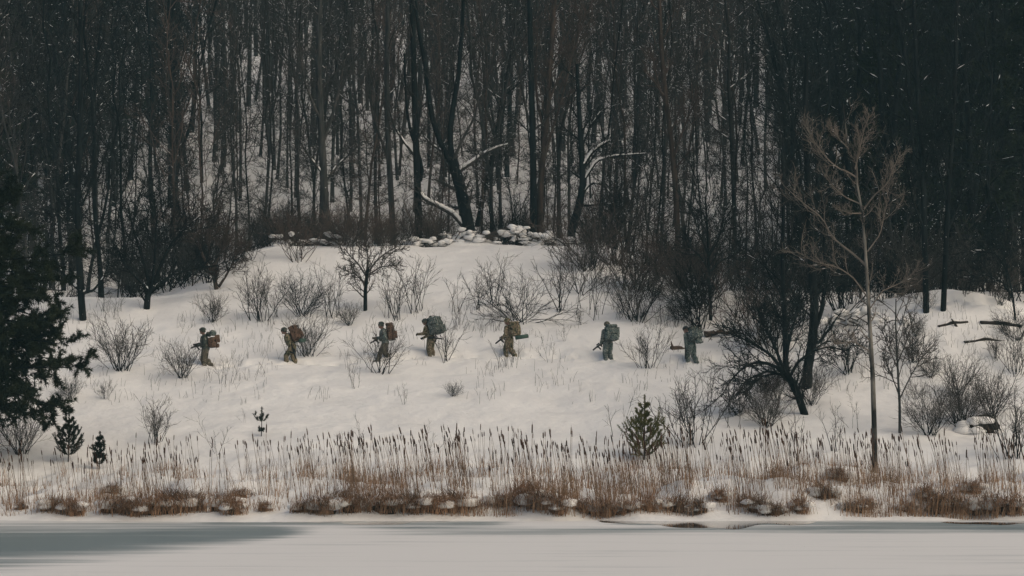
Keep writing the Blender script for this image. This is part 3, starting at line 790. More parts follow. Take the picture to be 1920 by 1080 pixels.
def put_shrub(name, parts, loc, rz, sc, label, group, cat='shrub'):
    o = obj(name, parts[0], None, loc, (0, 0, rz), sc)
    tag(o, label, cat, group)
    obj('twigs', parts[1], o)
    return o

S = {  # shrub kinds, all built 2 m high
    'vee': [shrub_variant(201, 2, 15, .75, (7, 4), wig=.10), shrub_variant(202, 2, 14, .9, (7, 4), wig=.11)],
    'dense': [shrub_variant(203, 2, 30, .95, (7, 4), wig=.14, twig='dark_twig'), shrub_variant(204, 2, 26, .8, (7, 4), twig='grey_twig')],
    'upright': [shrub_variant(205, 2, 9, .35, (6, 4), base_r=.18), shrub_variant(206, 2, 7, .4, (7, 4), base_r=.15)],
    'thin': [shrub_variant(207, 2, 4, .4, (5, 3), .012, .006, twig='grey_twig', bark='grey_twig'), shrub_variant(208, 2, 3, .6, (5, 3), .012, .006, bark='grey_twig')],
    'stems': [shrub_variant(209, 2, 10, .25, (3, 2), .013, base_r=.35), shrub_variant(210, 2, 8, .3, (4, 2), .012, base_r=.3)],
    'arch': [shrub_variant(211, 2, 26, 1.15, (6, 4), up=-.03, wig=.13, bark='dark_twig', twig='dark_twig')],
    'brush': [shrub_variant(212, 2, 16, .9, (6, 5), .013, .0055, bark='red_twig', twig='red_twig', wig=.17), shrub_variant(213, 2, 14, 1.0, (6, 5), .013, .0055, bark='twig', twig='grey_twig', wig=.18),
              shrub_variant(214, 2, 15, .75, (6, 5), .013, .0055, bark='twig', twig='red_twig', wig=.16)],
    'darkbrush': [shrub_variant(215, 2, 15, .9, (6, 5), .017, .0075, bark='dark_twig', twig='dark_twig', wig=.17), shrub_variant(216, 2, 13, 1.0, (7, 5), .015, .006, bark='dark_bark', twig='twig', wig=.18)],
}
def crooked_variant(seed, H, spread, bark='dark_bark', twig='dark_twig', trunk_h=.22, nl=7, sub=(6, 6, 4), r=.13, tw=.009):
    """short trunked, wide crowned apple or hawthorn like tree"""
    global rng
    rng = np.random.default_rng(seed)
    n = 6; P0 = np.stack([np.cumsum(rng.normal(0, .05, n)), np.cumsum(rng.normal(0, .05, n)), np.linspace(-.2, H * (trunk_h + .12), n)], 1)[None]
    R0 = (r * np.linspace(1.15, .8, n))[None]
    g = Geo(); g.tubes(P0, R0, 8)
    P1, R1 = grow(P0, R0, nl, trunk_h / (trunk_h + .12) * .9, 1., spread, .3, lambda t, L: 0 * t + H * .72, 8, .6, .02, .07, .16)
    P2, R2 = grow(P1, R1, sub[0], .2, 1., .65, .3, lambda t, L: L * .45 * (1.3 - .6 * t), 6, .55, .014, .08, .2)
    P3, R3 = grow(P2, R2, sub[1], .15, 1., .65, .3, lambda t, L: L * .5, 4, .55, tw, .06, .22)
    P4, R4 = grow(P3, R3, sub[2], .2, 1., .7, .3, lambda t, L: L * .5, 3, .7, tw * .8, .05, .22)
    c = Geo(); c.tubes(P1, R1, 5); c.tubes(P2, R2, 4); c.tubes(P3, R3, 3); c.tubes(P4, R4, 3)
    s = Geo(); snow_on(P1, R1, .12, s, .8)
    return [g.mesh('trunk', M[bark]), c.mesh('crown', M[twig]), s.mesh('snow_layer', M['snow']) if s.n else None]
crooked = [crooked_variant(301, 5.5, .75), crooked_variant(302, 5, .95), crooked_variant(303, 4.5, .7, 'brown_bark', 'twig', sub=(6, 5, 3))]

# ------------------------------------------------------------------ drawn trees (single large ones)
def drawn_tree(name, y, limbs, label, bark='bark', twig='twig', k=(8, 5, 4), tw=.010, l1=.32, group=None, ang=.7, snow_extra=0.1, up=.1, tmin=.35, base=None, cat='tree', mx=1.6, trunk_twigs=True, jit=.35):
    """limbs: (pixel polyline, width at start px, width at end px, snow fraction, is_trunk)"""
    global rng
    rng = np.random.default_rng(abs(hash(len(label) * 7 + int(y * 10))) % 9999)
    sc = y / F_PX
    x0, r0_ = limbs[0][0][0]
    b = at(x0, r0_) if base is None else Vector(base)
    foot = None
    if base is None and b.y > y + 5:          # foot hidden just behind the crest
        q = aty(x0, r0_, y); b = Vector((q.x, y, float(ground(q.x, y)))); foot = -.35
    elif base is None: y = b.y
    sc = y / F_PX
    tr, cr, sn = Geo(), Geo(), Geo()
    Ps, Rs = [], []
    for i, (pts, w0, w1, sf, is_tr) in enumerate(limbs):
        wpts = []
        ph = rng.random() * 6.28
        for j, (a_, c_) in enumerate(pts):
            q = aty(a_, c_, y + (0 if is_tr else jit * j * math.sin(ph)))
            wpts.append(q - b)
        if i == 0:
            if foot is not None and wpts[0].z > .1: wpts.insert(0, Vector((wpts[0].x, wpts[0].y, foot)))
            else: wpts[0] = Vector((wpts[0].x, wpts[0].y, wpts[0].z - .35))
        P = poly(wpts, 12); R = np.linspace(w0, w1, 12) * sc / 2
        (tr if is_tr else cr).tubes(P[None], R[None], 8 if is_tr else 6)
        if sf: snow_on(P[None], R[None], sf, sn, 1.15 if sf > .8 else .9, .85, 1.0)
        Ps.append(P); Rs.append(R)
    P0 = np.stack(Ps); R0 = np.stack(Rs)
    P1, R1 = grow(P0, R0, k[0], tmin, 1., ang, .25, lambda t, L: np.minimum(L * l1 * (1.3 - .6 * t), mx), 6, .4, tw * 1.6, up, .15)
    P2, R2 = grow(P1, R1, k[1], .2, 1., .65, .3, lambda t, L: L * .45, 4, .55, tw * 1.2, up, .18)
    P3, R3 = grow(P2, R2, k[2], .2, 1., .65, .3, lambda t, L: L * .5, 3, .7, tw, up, .2)
    cr.tubes(P1, R1, 4); cr.tubes(P2, R2, 3); cr.tubes(P3, R3, 3)
    snow_on(P1, R1, snow_extra, sn)
    parts = [tr.mesh('trunk', M[bark]), cr.mesh('crown', M[twig]), sn.mesh('snow_layer', M['snow']) if sn.n else None]
    r = put_tree(name, parts, b, 0, None, label, cat, group)
    return r

GB = 'big bare trees standing along the crest'
drawn_tree('oak_tree', 126, [
    ([(880, 440), (873, 400), (864, 355), (855, 322), (848, 300)], 27, 20, 0, True),
    ([(856, 325), (835, 287), (815, 243), (805, 190), (797, 120), (782, 40), (775, -60)], 12, 5, .3, True),
    ([(850, 305), (842, 262), (848, 210), (860, 140), (866, 60), (872, -60)], 12, 6, .2, True),
    ([(860, 322), (880, 308), (905, 290), (930, 277), (952, 271)], 8, 3, .9, False),
    ([(872, 428), (850, 402), (820, 386), (795, 374), (788, 362), (786, 352)], 10, 6, 1.0, False),
    ([(840, 290), (815, 275), (800, 262), (790, 245)], 5, 3, .8, False),
    ([(850, 300), (868, 260), (890, 220), (900, 170)], 7, 3, .2, False)],
    'big forked dark tree on the crest with snowy limbs spread both sides', 'dark_bark', 'twig', group=GB, k=(10, 6, 4), jit=.12)
drawn_tree('maple_tree', 126, [
    ([(785, 447), (784, 380), (781, 300), (778, 200), (775, 80), (770, -60)], 15, 9, 0, True),
    ([(788, 340), (793, 320), (786, 290), (770, 250), (762, 200), (758, 100)], 7, 4, .1, True),
    ([(783, 300), (760, 270), (740, 240), (728, 200)], 6, 2, .3, False)],
    'straight dark trunk just left of the big forked tree', 'dark_bark', 'twig', group=GB)
drawn_tree('maple_tree', 126, [
    ([(1000, 437), (1000, 300), (996, 150), (992, -60)], 14, 9, 0, True),
    ([(998, 250), (985, 200), (975, 140), (960, 60)], 6, 3, .2, False)],
    'dark straight trunk touching a paler brown one at the middle of the crest', 'dark_bark', 'twig', group=GB)
drawn_tree('maple_tree', 126.5, [
    ([(1011, 437), (1014, 340), (1024, 235), (1032, 120), (1042, -40)], 13, 8, 0, True),
    ([(1016, 320), (1030, 260), (1050, 200), (1065, 140), (1080, 60)], 6, 3, .1, False),
    ([(1022, 250), (1008, 200), (1004, 140), (1008, 60)], 6, 3, .1, False),
    ([(1026, 200), (1045, 150), (1075, 100), (1100, 20)], 5, 2, .1, False)],
    'tall brownish trunk with upswept twigs beside the dark middle one', 'brown_bark', 'red_twig', group=GB, k=(14, 7, 5), up=.22)
drawn_tree('maple_tree', 125, [
    ([(1070, 437), (1083, 395), (1093, 358), (1092, 300), (1088, 250), (1085, 190), (1082, 120)], 17, 6, 0, True),
    ([(1093, 312), (1108, 288), (1125, 274), (1142, 264)], 8, 4, 1.0, False),
    ([(1094, 340), (1118, 302), (1150, 293), (1185, 290), (1212, 288)], 6, 2, 1.0, False),
    ([(1093, 362), (1108, 343), (1130, 345), (1152, 372), (1160, 400)], 5, 2, .5, False),
    ([(1090, 386), (1120, 384), (1150, 383), (1178, 394)], 5, 2, .4, False),
    ([(1090, 280), (1105, 240), (1125, 210)], 4, 2, .3, False)],
    'leaning tree with two thick snow covered limbs arching to the right', 'dark_bark', 'dark_twig', group=GB, k=(10, 6, 5), jit=.1)
drawn_tree('maple_tree', 118, [
    ([(1273, 500), (1270, 420), (1266, 340), (1258, 260), (1248, 180), (1240, 100), (1234, -50)], 12, 7, 0, True),
    ([(1262, 300), (1275, 260), (1290, 220), (1310, 180)], 5, 2, .2, False),
    ([(1252, 210), (1235, 160), (1222, 100)], 5, 2, .2, False)],
    'brown bent trunk rising from the brush behind the last two soldiers', 'brown_bark', 'red_twig', k=(12, 6, 4), up=.18)
drawn_tree('maple_tree', 126, [
    ([(612, 455), (609, 380), (606, 310), (602, 240), (598, 150), (600, -50)], 17, 9, 0, True),
    ([(608, 330), (585, 300), (565, 270), (550, 240)], 5, 2, .2, False),
    ([(608, 345), (632, 310), (655, 290), (680, 265)], 5, 2, .2, False),
    ([(605, 270), (622, 220), (635, 170), (650, 90)], 7, 3, .2, False),
    ([(603, 230), (585, 190), (570, 150), (560, 80)], 6, 3, .2, False)],
    'grey trunk with branches fanning out low, left of the crest', 'bark', 'twig', group=GB, k=(11, 6, 5))
drawn_tree('maple_tree', 128, [
    ([(737, 440), (733, 360), (728, 280), (725, 180), (728, -60)], 12, 8, 0, True),
    ([(729, 300), (710, 250), (695, 200), (690, 120)], 6, 3, .2, False)],
    'grey trunk between the fan branched tree and the straight dark trunk', 'bark', 'twig', group=GB)
drawn_tree('maple_tree', 112, [
    ([(157, 600), (151, 545), (147, 450), (146, 350), (150, 240), (152, 120), (150, -40)], 14, 8, 0, True),
    ([(150, 545), (128, 525), (110, 500), (100, 470)], 6, 2, .2, False),
    ([(152, 550), (175, 545), (195, 520), (205, 490)], 6, 2, .3, False),
    ([(147, 430), (130, 390), (115, 350)], 5, 2, .1, False), ([(147, 400), (165, 360), (180, 310)], 5, 2, .1, False)],
    'dark trunk with low spreading boughs just right of the pine at left', 'dark_bark', 'dark_twig', k=(11, 6, 5), tmin=.2)
drawn_tree('hawthorn_tree', 111, [
    ([(274, 578), (277, 555), (284, 540), (290, 528)], 13, 10, 0, True),
    ([(280, 548), (275, 510), (262, 470), (250, 430), (240, 390)], 7, 3, .1, False),
    ([(288, 532), (300, 500), (318, 460), (345, 430), (375, 405)], 7, 2, .1, False),
    ([(290, 540), (315, 520), (345, 508), (380, 500), (410, 498)], 6, 2, .1, False),
    ([(284, 540), (290, 490), (292, 440), (296, 390)], 6, 2, .1, False),
    ([(280, 545), (255, 520), (235, 500), (222, 470)], 5, 2, .1, False)],
    'crooked dark little tree with wide tangled crown at the left snow edge', 'dark_bark', 'dark_twig', k=(12, 7, 5), l1=.4, jit=.3)
drawn_tree('hawthorn_tree', 114, [
    ([(408, 542), (402, 520), (395, 500)], 9, 7, 0, True),
    ([(400, 515), (380, 480), (370, 440), (365, 400)], 6, 2, .1, False), ([(398, 508), (415, 470), (425, 430)], 6, 2, .1, False),
    ([(410, 538), (425, 515), (438, 490), (452, 465)], 6, 2, .1, False), ([(396, 505), (392, 460), (398, 410)], 5, 2, .1, False)],
    'brown many limbed little tree where the left woods meet the crest', 'brown_bark', 'red_twig', k=(12, 7, 5), l1=.42)
drawn_tree('small_tree', 107, [
    ([(685, 582), (685, 545), (688, 515), (690, 500)], 8, 6, 0, True),
    ([(688, 520), (672, 495), (655, 478), (645, 465)], 4, 1.5, 0, False), ([(689, 512), (705, 490), (722, 475), (745, 462)], 4, 1.5, 0, False),
    ([(688, 505), (690, 480), (684, 455)], 4, 1.5, 0, False), ([(690, 515), (715, 500), (745, 498)], 3, 1, 0, False), ([(686, 535), (668, 515), (648, 508)], 3, 1, 0, False)],
    'small umbrella shaped bare tree above the soldier with white goggles', 'dark_bark', 'grey_twig', k=(11, 6, 4), l1=.4)
# right-hand group
drawn_tree('apple_tree', 91, [
    ([(1514, 777), (1497, 742), (1482, 712), (1470, 695)], 15, 13, 0, True),
    ([(1476, 705), (1450, 684), (1420, 678), (1392, 690), (1368, 715), (1352, 745)], 8, 2, 0, False),
    ([(1472, 700), (1445, 665), (1415, 645), (1385, 632), (1355, 620)], 8, 2, 0, False),
    ([(1470, 697), (1455, 655), (1435, 615), (1420, 580)], 8, 2, 0, False),
    ([(1480, 708), (1495, 680), (1520, 660), (1550, 650), (1580, 655)], 7, 2, 0, False),
    ([(1488, 722), (1460, 700), (1430, 705), (1400, 730)], 6, 2, 0, False),
    ([(1472, 698), (1478, 650), (1490, 600), (1500, 560)], 7, 2, 0, False),
    ([(1478, 706), (1440, 695), (1400, 712), (1380, 745)], 5, 2, 0, False)],
    'leaning dark tree with boughs arching down to the left, open snow below', 'dark_bark', 'dark_twig', k=(14, 6, 5), l1=.36, jit=.28, tmin=.25)
drawn_tree('maple_tree', 96, [
    ([(1512, 728), (1513, 690), (1524, 640), (1530, 590), (1524, 540), (1519, 440), (1514, 330), (1510, 220), (1512, 100)], 20, 7, 0, True),
    ([(1526, 625), (1542, 580), (1548, 520), (1545, 430), (1540, 340)], 9, 3, 0, True),
    ([(1524, 560), (1560, 530), (1590, 520)], 5, 2, 0, False), ([(1520, 450), (1500, 400), (1480, 350)], 5, 2, 0, False),
    ([(1520, 480), (1545, 430), (1570, 380)], 5, 2, 0, False), ([(1528, 600), (1495, 570), (1465, 560)], 4, 2, 0, False),
    ([(1518, 660), (1550, 640), (1590, 640), (1620, 660)], 4, 1, 0, False)],
    'thick dark curved trunk standing behind the leaning arching tree', 'dark_bark', 'dark_twig', k=(12, 6, 4), l1=.3, tmin=.15, mx=2.0)
drawn_tree('maple_tree', 95, [
    ([(1474, 712), (1472, 620), (1468, 540), (1467, 460), (1470, 380), (1466, 280)], 12, 5, 0, True),
    ([(1470, 560), (1445, 520), (1425, 480)], 4, 2, 0, False), ([(1469, 520), (1490, 470), (1505, 430)], 4, 2, 0, False), ([(1470, 600), (1440, 580), (1410, 575)], 4, 2, 0, False)],
    'straight dark stem rising through the crown of the leaning tree', 'dark_bark', 'dark_twig', k=(12, 6, 4), l1=.3, tmin=.12, mx=2.0)
drawn_tree('small_tree', 106, [
    ([(1333, 600), (1331, 550), (1329, 510), (1328, 470), (1326, 420), (1322, 370)], 7, 3, 0, True),
    ([(1329, 505), (1312, 480), (1292, 462), (1280, 440)], 4, 1.5, 0, False), ([(1330, 510), (1350, 490), (1375, 478), (1395, 462)], 4, 1.5, 0, False),
    ([(1329, 480), (1345, 455), (1355, 420), (1360, 390)], 4, 1.5, 0, False), ([(1328, 475), (1312, 440), (1305, 400)], 4, 1.5, 0, False)],
    'small vase shaped bare tree standing in the brush above the last soldier', 'dark_bark', 'dark_twig', k=(12, 6, 4), l1=.4)
drawn_tree('poplar_tree', 84, [
    ([(1641, 886), (1639, 790), (1636, 690), (1630, 600), (1625, 505), (1620, 430), (1612, 360), (1600, 310), (1588, 265), (1580, 235), (1581, 195)], 11.5, 1.8, 0, True),
    ([(1606, 333), (1590, 322), (1572, 316), (1552, 299), (1527, 267), (1512, 240)], 3.4, 1, 0, False),
    ([(1612, 382), (1585, 370), (1560, 348), (1542, 322)], 2.8, .9, 0, False),
    ([(1626, 500), (1605, 480), (1585, 465), (1560, 445), (1542, 408), (1500, 376), (1472, 350)], 4.6, 1, 0, False),
    ([(1620, 392), (1638, 367), (1664, 345), (1676, 315), (1688, 285)], 3.4, 1, 0, False),
    ([(1626, 472), (1650, 440), (1660, 395), (1666, 350)], 2.8, .9, 0, False),
    ([(1603, 318), (1612, 280), (1620, 245), (1630, 215)], 3, 1.2, 0, False),
    ([(1628, 560), (1600, 520), (1570, 500), (1530, 492), (1490, 470)], 3.4, 1, 0, False),
    ([(1630, 580), (1655, 545), (1690, 530), (1720, 505)], 2.8, .9, 0, False),
    ([(1592, 280), (1572, 258), (1556, 235)], 2.5, 1, 0, False), ([(1616, 400), (1595, 400), (1570, 392)], 3, 1, 0, False),
    ([(1608, 345), (1606, 300), (1612, 262)], 2.5, 1, 0, False), ([(1633, 660), (1600, 640), (1560, 645)], 3, 1, 0, False)],
    'pale barked young tree with upswept limbs rising from the right reeds', 'pale_bark', 'pale_twig', k=(13, 6, 3), l1=.3, tw=.005, up=.2, jit=.2, tmin=.3, mx=.85)
drawn_tree('small_tree', 90, [
    ([(1687, 812), (1687, 760), (1684, 710), (1682, 660), (1679, 610), (1680, 560)], 6, 2, 0, True),
    ([(1686, 740), (1670, 700), (1658, 670)], 3, 1, 0, False), ([(1686, 750), (1705, 710), (1722, 680), (1738, 655)], 3, 1, 0, False),
    ([(1683, 690), (1665, 650), (1655, 620)], 3, 1, 0, False), ([(1683, 680), (1700, 640), (1712, 600)], 3, 1, 0, False)],
    'slim grey sapling just right of the pale barked tree', 'bark', 'grey_twig', k=(10, 5, 3), l1=.35)
drawn_tree('maple_tree', 108, [
    ([(1737, 585), (1735, 500), (1733, 420), (1730, 320), (1722, 200), (1715, 60), (1712, -60)], 12, 7, 0, True),
    ([(1733, 430), (1712, 380), (1700, 310)], 6, 2, 0, False), ([(1731, 350), (1750, 290), (1760, 220)], 6, 2, 0, False)],
    'thick black trunk at the dark right wood edge, left one of two', 'dark_bark', 'dark_twig', k=(14, 8, 5), mx=2.5)
drawn_tree('maple_tree', 109, [
    ([(1768, 582), (1772, 500), (1776, 400), (1782, 300), (1790, 180), (1795, -60)], 11, 6, 0, True),
    ([(1774, 440), (1795, 390), (1810, 330)], 6, 2, 0, False), ([(1776, 380), (1760, 320), (1752, 250)], 5, 2, 0, False)],
    'thick black trunk at the dark right wood edge, right one of two', 'dark_bark', 'dark_twig', k=(14, 8, 5), mx=2.5)
drawn_tree('fallen_limb_tree', 106, [
    ([(1905, 600), (1900, 560), (1890, 510), (1868, 474), (1835, 468), (1805, 474)], 4.5, 1.5, .3, True), ([(1900, 560), (1880, 530), (1850, 515), (1820, 520)], 3, 1, .2, False), ([(1890, 510), (1880, 470), (1860, 440)], 3, 1, .2, False)],
    'low snowy branch arching over the snow at the far right', 'dark_bark', 'dark_twig', k=(13, 7, 4), l1=.4, tmin=.15)

# ------------------------------------------------------------------ the wood: individual trees, then the far mass
global_r = random.Random(77)
pts = []
def far_enough(x, y, dmin):
    return all((x - a) ** 2 + (y - b) ** 2 > dmin * dmin for a, b in pts)
def vignette_zone(px):
    return px > 1520 or px < 140  # frame sides, planted closer to imitate the vignette
near = []
tries = 0
while tries < 9000:
    tries += 1
    y = global_r.uniform(112.5, 232); x = global_r.uniform(-.222 * y - 1, .222 * y + 1)
    px = col_at(x, y)
    edge = 119 if px < 410 else (131 if px < 1100 else (128 if px < 1480 else 112))
    if y < edge: continue
    if 520 < px < 760 and y < 165 and global_r.random() < .45: continue
    dm = 2.9 if vignette_zone(px) else 3.6
    if y < 140 and 300 < px < 1150: dm = 4.2
    if far_enough(x, y, dm):
        pts.append((x, y)); near.append((x, y))
near.sort(key=lambda q: q[1])
IND = 285
def zone(px, y):
    side = 'left' if px < 640 else ('middle' if px < 1280 else 'right')
    return side, ('front' if y < 140 else ('second' if y < 165 else 'deep'))
LAND = [(90, 'above the big pine at the left edge'), (220, 'behind the dark trunk with low boughs'), (340, 'behind the crooked little tree'), (460, 'behind the brown many limbed little tree'),
        (560, 'above the left end of the crest'), (680, 'around the fan branched grey trunk'), (770, 'left of the straight dark trunk'), (840, 'just left of the big forked tree'), (925, 'just right of the big forked tree'),
        (985, 'behind the capped stump'), (1050, 'behind the paired trunks at mid crest'), (1150, 'behind the leaning tree with snowy limbs'), (1240, 'left of the brown bent trunk'), (1320, 'right of the brown bent trunk'),
        (1420, 'behind the small vase shaped tree'), (1520, 'behind the leaning arching tree'), (1600, 'left of the pale barked tree'), (1700, 'right of the pale barked tree'), (1770, 'between the two thick black trunks'), (1840, 'right of the two thick black trunks'), (9999, 'at the far right edge')]
def land(px):
    return next(t for a_, t in LAND if px < a_)
TXT = {'front': 'tall bare tree in the front rank of the {} woods', 'second': 'bare grey tree behind the front rank of the {} woods', 'deep': 'thin bare tree deep up the snowy slope of the {} woods'}
for x, y in near[:IND]:
    px = col_at(x, y)
    s_, d_ = zone(px, y)
    pool = dark_forest if (px > 1500 or (px < 380 and global_r.random() < .45) or global_r.random() < .08) else forest  # darker bark toward the sides stands in for corner darkening
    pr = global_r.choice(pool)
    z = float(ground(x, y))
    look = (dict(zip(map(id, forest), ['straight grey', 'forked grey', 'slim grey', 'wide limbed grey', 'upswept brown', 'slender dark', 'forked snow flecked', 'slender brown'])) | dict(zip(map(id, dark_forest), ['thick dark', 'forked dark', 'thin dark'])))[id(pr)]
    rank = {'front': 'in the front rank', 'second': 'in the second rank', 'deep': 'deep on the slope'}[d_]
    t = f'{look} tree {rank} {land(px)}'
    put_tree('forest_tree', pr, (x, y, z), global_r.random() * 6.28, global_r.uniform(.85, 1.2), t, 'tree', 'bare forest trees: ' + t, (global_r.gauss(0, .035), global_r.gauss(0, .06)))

# far trees read as one mass
def light_variant(seed, H, r0, twig):
    global rng
    rng = np.random.default_rng(seed)
    n = 7; z = np.linspace(-.5, H, n); w = np.cumsum(rng.normal(0, .2, (n, 2)), 0)
    P0 = np.concatenate([w, z[:, None]], 1)[None]; R0 = (r0 * np.linspace(1.1, .15, n))[None]
    P1, R1 = grow(P0, R0, 16, .3, .98, .6, .2, lambda t, L: H * .2 * (1.2 - .7 * t), 5, .45, .03, .12, .14)
    P2, R2 = grow(P1, R1, 6, .2, 1., .65, .3, lambda t, L: L * .4, 3, .5, .02, .1, .2)
    P3, R3 = grow(P2, R2, 4, .2, 1., .65, .3, lambda t, L: L * .55, 2, .8, .018, .1, .2)
    gt, gc = Geo(), Geo()
    gt.tubes(P0, R0, 5); gc.tubes(P1, R1, 3); gc.tubes(P2, R2, 3); gc.tubes(P3, R3, 3)
    return gt, gc
lv = [light_variant(401, 20, .22, 'twig'), light_variant(402, 17, .16, 'twig'), light_variant(403, 22, .26, 'twig')]
for gt, gc in lv:
    for g_ in (gt, gc):
        g_.cV = np.concatenate(g_.V); g_.cQ = np.concatenate(g_.Q)
far = near[IND:]
tries = 0; fpts = []
while len(fpts) < 240 and tries < 6000:
    tries += 1
    y = global_r.uniform(226, 340); x = global_r.uniform(-.222 * y, .222 * y)
    if all((x - a) ** 2 + (y - b) ** 2 > 14 for a, b in fpts): fpts.append((x, y))
far = far + fpts
gT, gC = Geo(), Geo()
for x, y in far:
    gt, gc = global_r.choice(lv)
    a = global_r.random() * 6.28; s = global_r.uniform(.85, 1.2)
    Rm = np.array([[math.cos(a), -math.sin(a), 0], [math.sin(a), math.cos(a), 0], [0, 0, 1]]) * s
    o_ = np.array([x, y, float(ground(x, y))])
    gT.add(gt.cV @ Rm.T + o_, Q=gt.cQ); gC.add(gc.cV @ Rm.T + o_, Q=gc.cQ)
fw = obj('far_woods', gT.mesh('far_woods', M['bark']))
tag(fw, 'far bare trees massed up the hill behind the nearer trunks', 'woods', kind='stuff')
c_ = obj('far_crowns', gC.mesh('far_crowns', M['twig']), fw); c_['kind'] = 'stuff'

# understorey saplings
sp = []
for i in range(110):
    px = global_r.choice([global_r.uniform(40, 450), global_r.uniform(40, 1900), global_r.uniform(1100, 1620), global_r.uniform(1640, 1920)])
    edge = 115 if px < 410 else (127.5 if px < 1100 else (117 if px < 1480 else 107.5))
    y = edge + global_r.random() ** 1.6 * 42
    x = (px - 960) / F_PX * y
    s_, d_ = zone(px, y)
    pool = saplings if 250 < px < 1500 else [saplings[3], saplings[0]]
    pr = global_r.choice(pool); sz = global_r.uniform(.6, 1.15)
    look = ('short ' if sz < .8 else 'tall ' if sz > 1 else '') + ['grey brown', 'pale twigged', 'brown', 'dark'][[q is pr for q in saplings].index(True)]
    t = f'{look} thin sapling growing {land(px)}'
    put_tree('sapling', pr, (x, y, float(ground(x, y))), global_r.random() * 6.28, sz, t, 'sapling', 'bare saplings: ' + t, (global_r.gauss(0, .05), global_r.gauss(0, .10)))

# brush thickets at the foot of the wood
def brush(px0, px1, y0, y1, n, kinds, hlo, hhi, label):
    for i in range(n):
        y = global_r.uniform(y0, y1); px = global_r.uniform(px0, px1); x = (px - 960) / F_PX * y
        h = global_r.uniform(hlo, hhi)
        k_ = global_r.choice(kinds)
        t = ('low ' if h < (hlo * 2 + hhi) / 3 else 'tall ' if h > (hlo + 2 * hhi) / 3 else '') + label + ' ' + land(px)
        put_shrub('brushwood_shrub', global_r.choice(S[k_]), (x, y, float(ground(x, y))), global_r.random() * 6.28, h / 2, t, 'brushwood: ' + t)
brush(60, 430, 113.5, 126, 15, ['darkbrush', 'darkbrush', 'dense'], 2.2, 4.4, 'tangled dark bush')
brush(330, 560, 117, 130, 9, ['brush', 'darkbrush'], 2.2, 3.6, 'brown tangled bush low on the slope')
brush(430, 800, 121.5, 129, 20, ['brush', 'brush', 'brush'], 1.6, 3.2, 'fine reddish brush on the crest edge')
brush(430, 1130, 124.8, 139, 26, ['brush', 'brush', 'dense'], 1.6, 3.2, 'fine brown bush at the crest')
brush(1090, 1330, 108.5, 124, 18, ['brush', 'brush', 'darkbrush', 'vee'], 2.2, 4.0, 'brown twiggy bush')
brush(1300, 1620, 100.5, 122, 30, ['brush', 'darkbrush', 'darkbrush'], 2.0, 3.8, 'dark brown tangled bush')
brush(1370, 1640, 89, 100, 15, ['brush', 'dense', 'thin', 'brush'], .8, 2.0, 'scrubby brown bush on the right slope')
brush(1640, 1930, 99, 106, 9, ['dense', 'brush', 'thin'], .8, 1.8, 'scrubby bush on the right mound')
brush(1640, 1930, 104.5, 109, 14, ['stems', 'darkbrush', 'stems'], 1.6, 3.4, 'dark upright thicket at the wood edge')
brush(1640, 1930, 106.5, 117, 20, ['darkbrush', 'darkbrush', 'stems'], 2.0, 4.2, 'dark bush along the shaded wood edge')

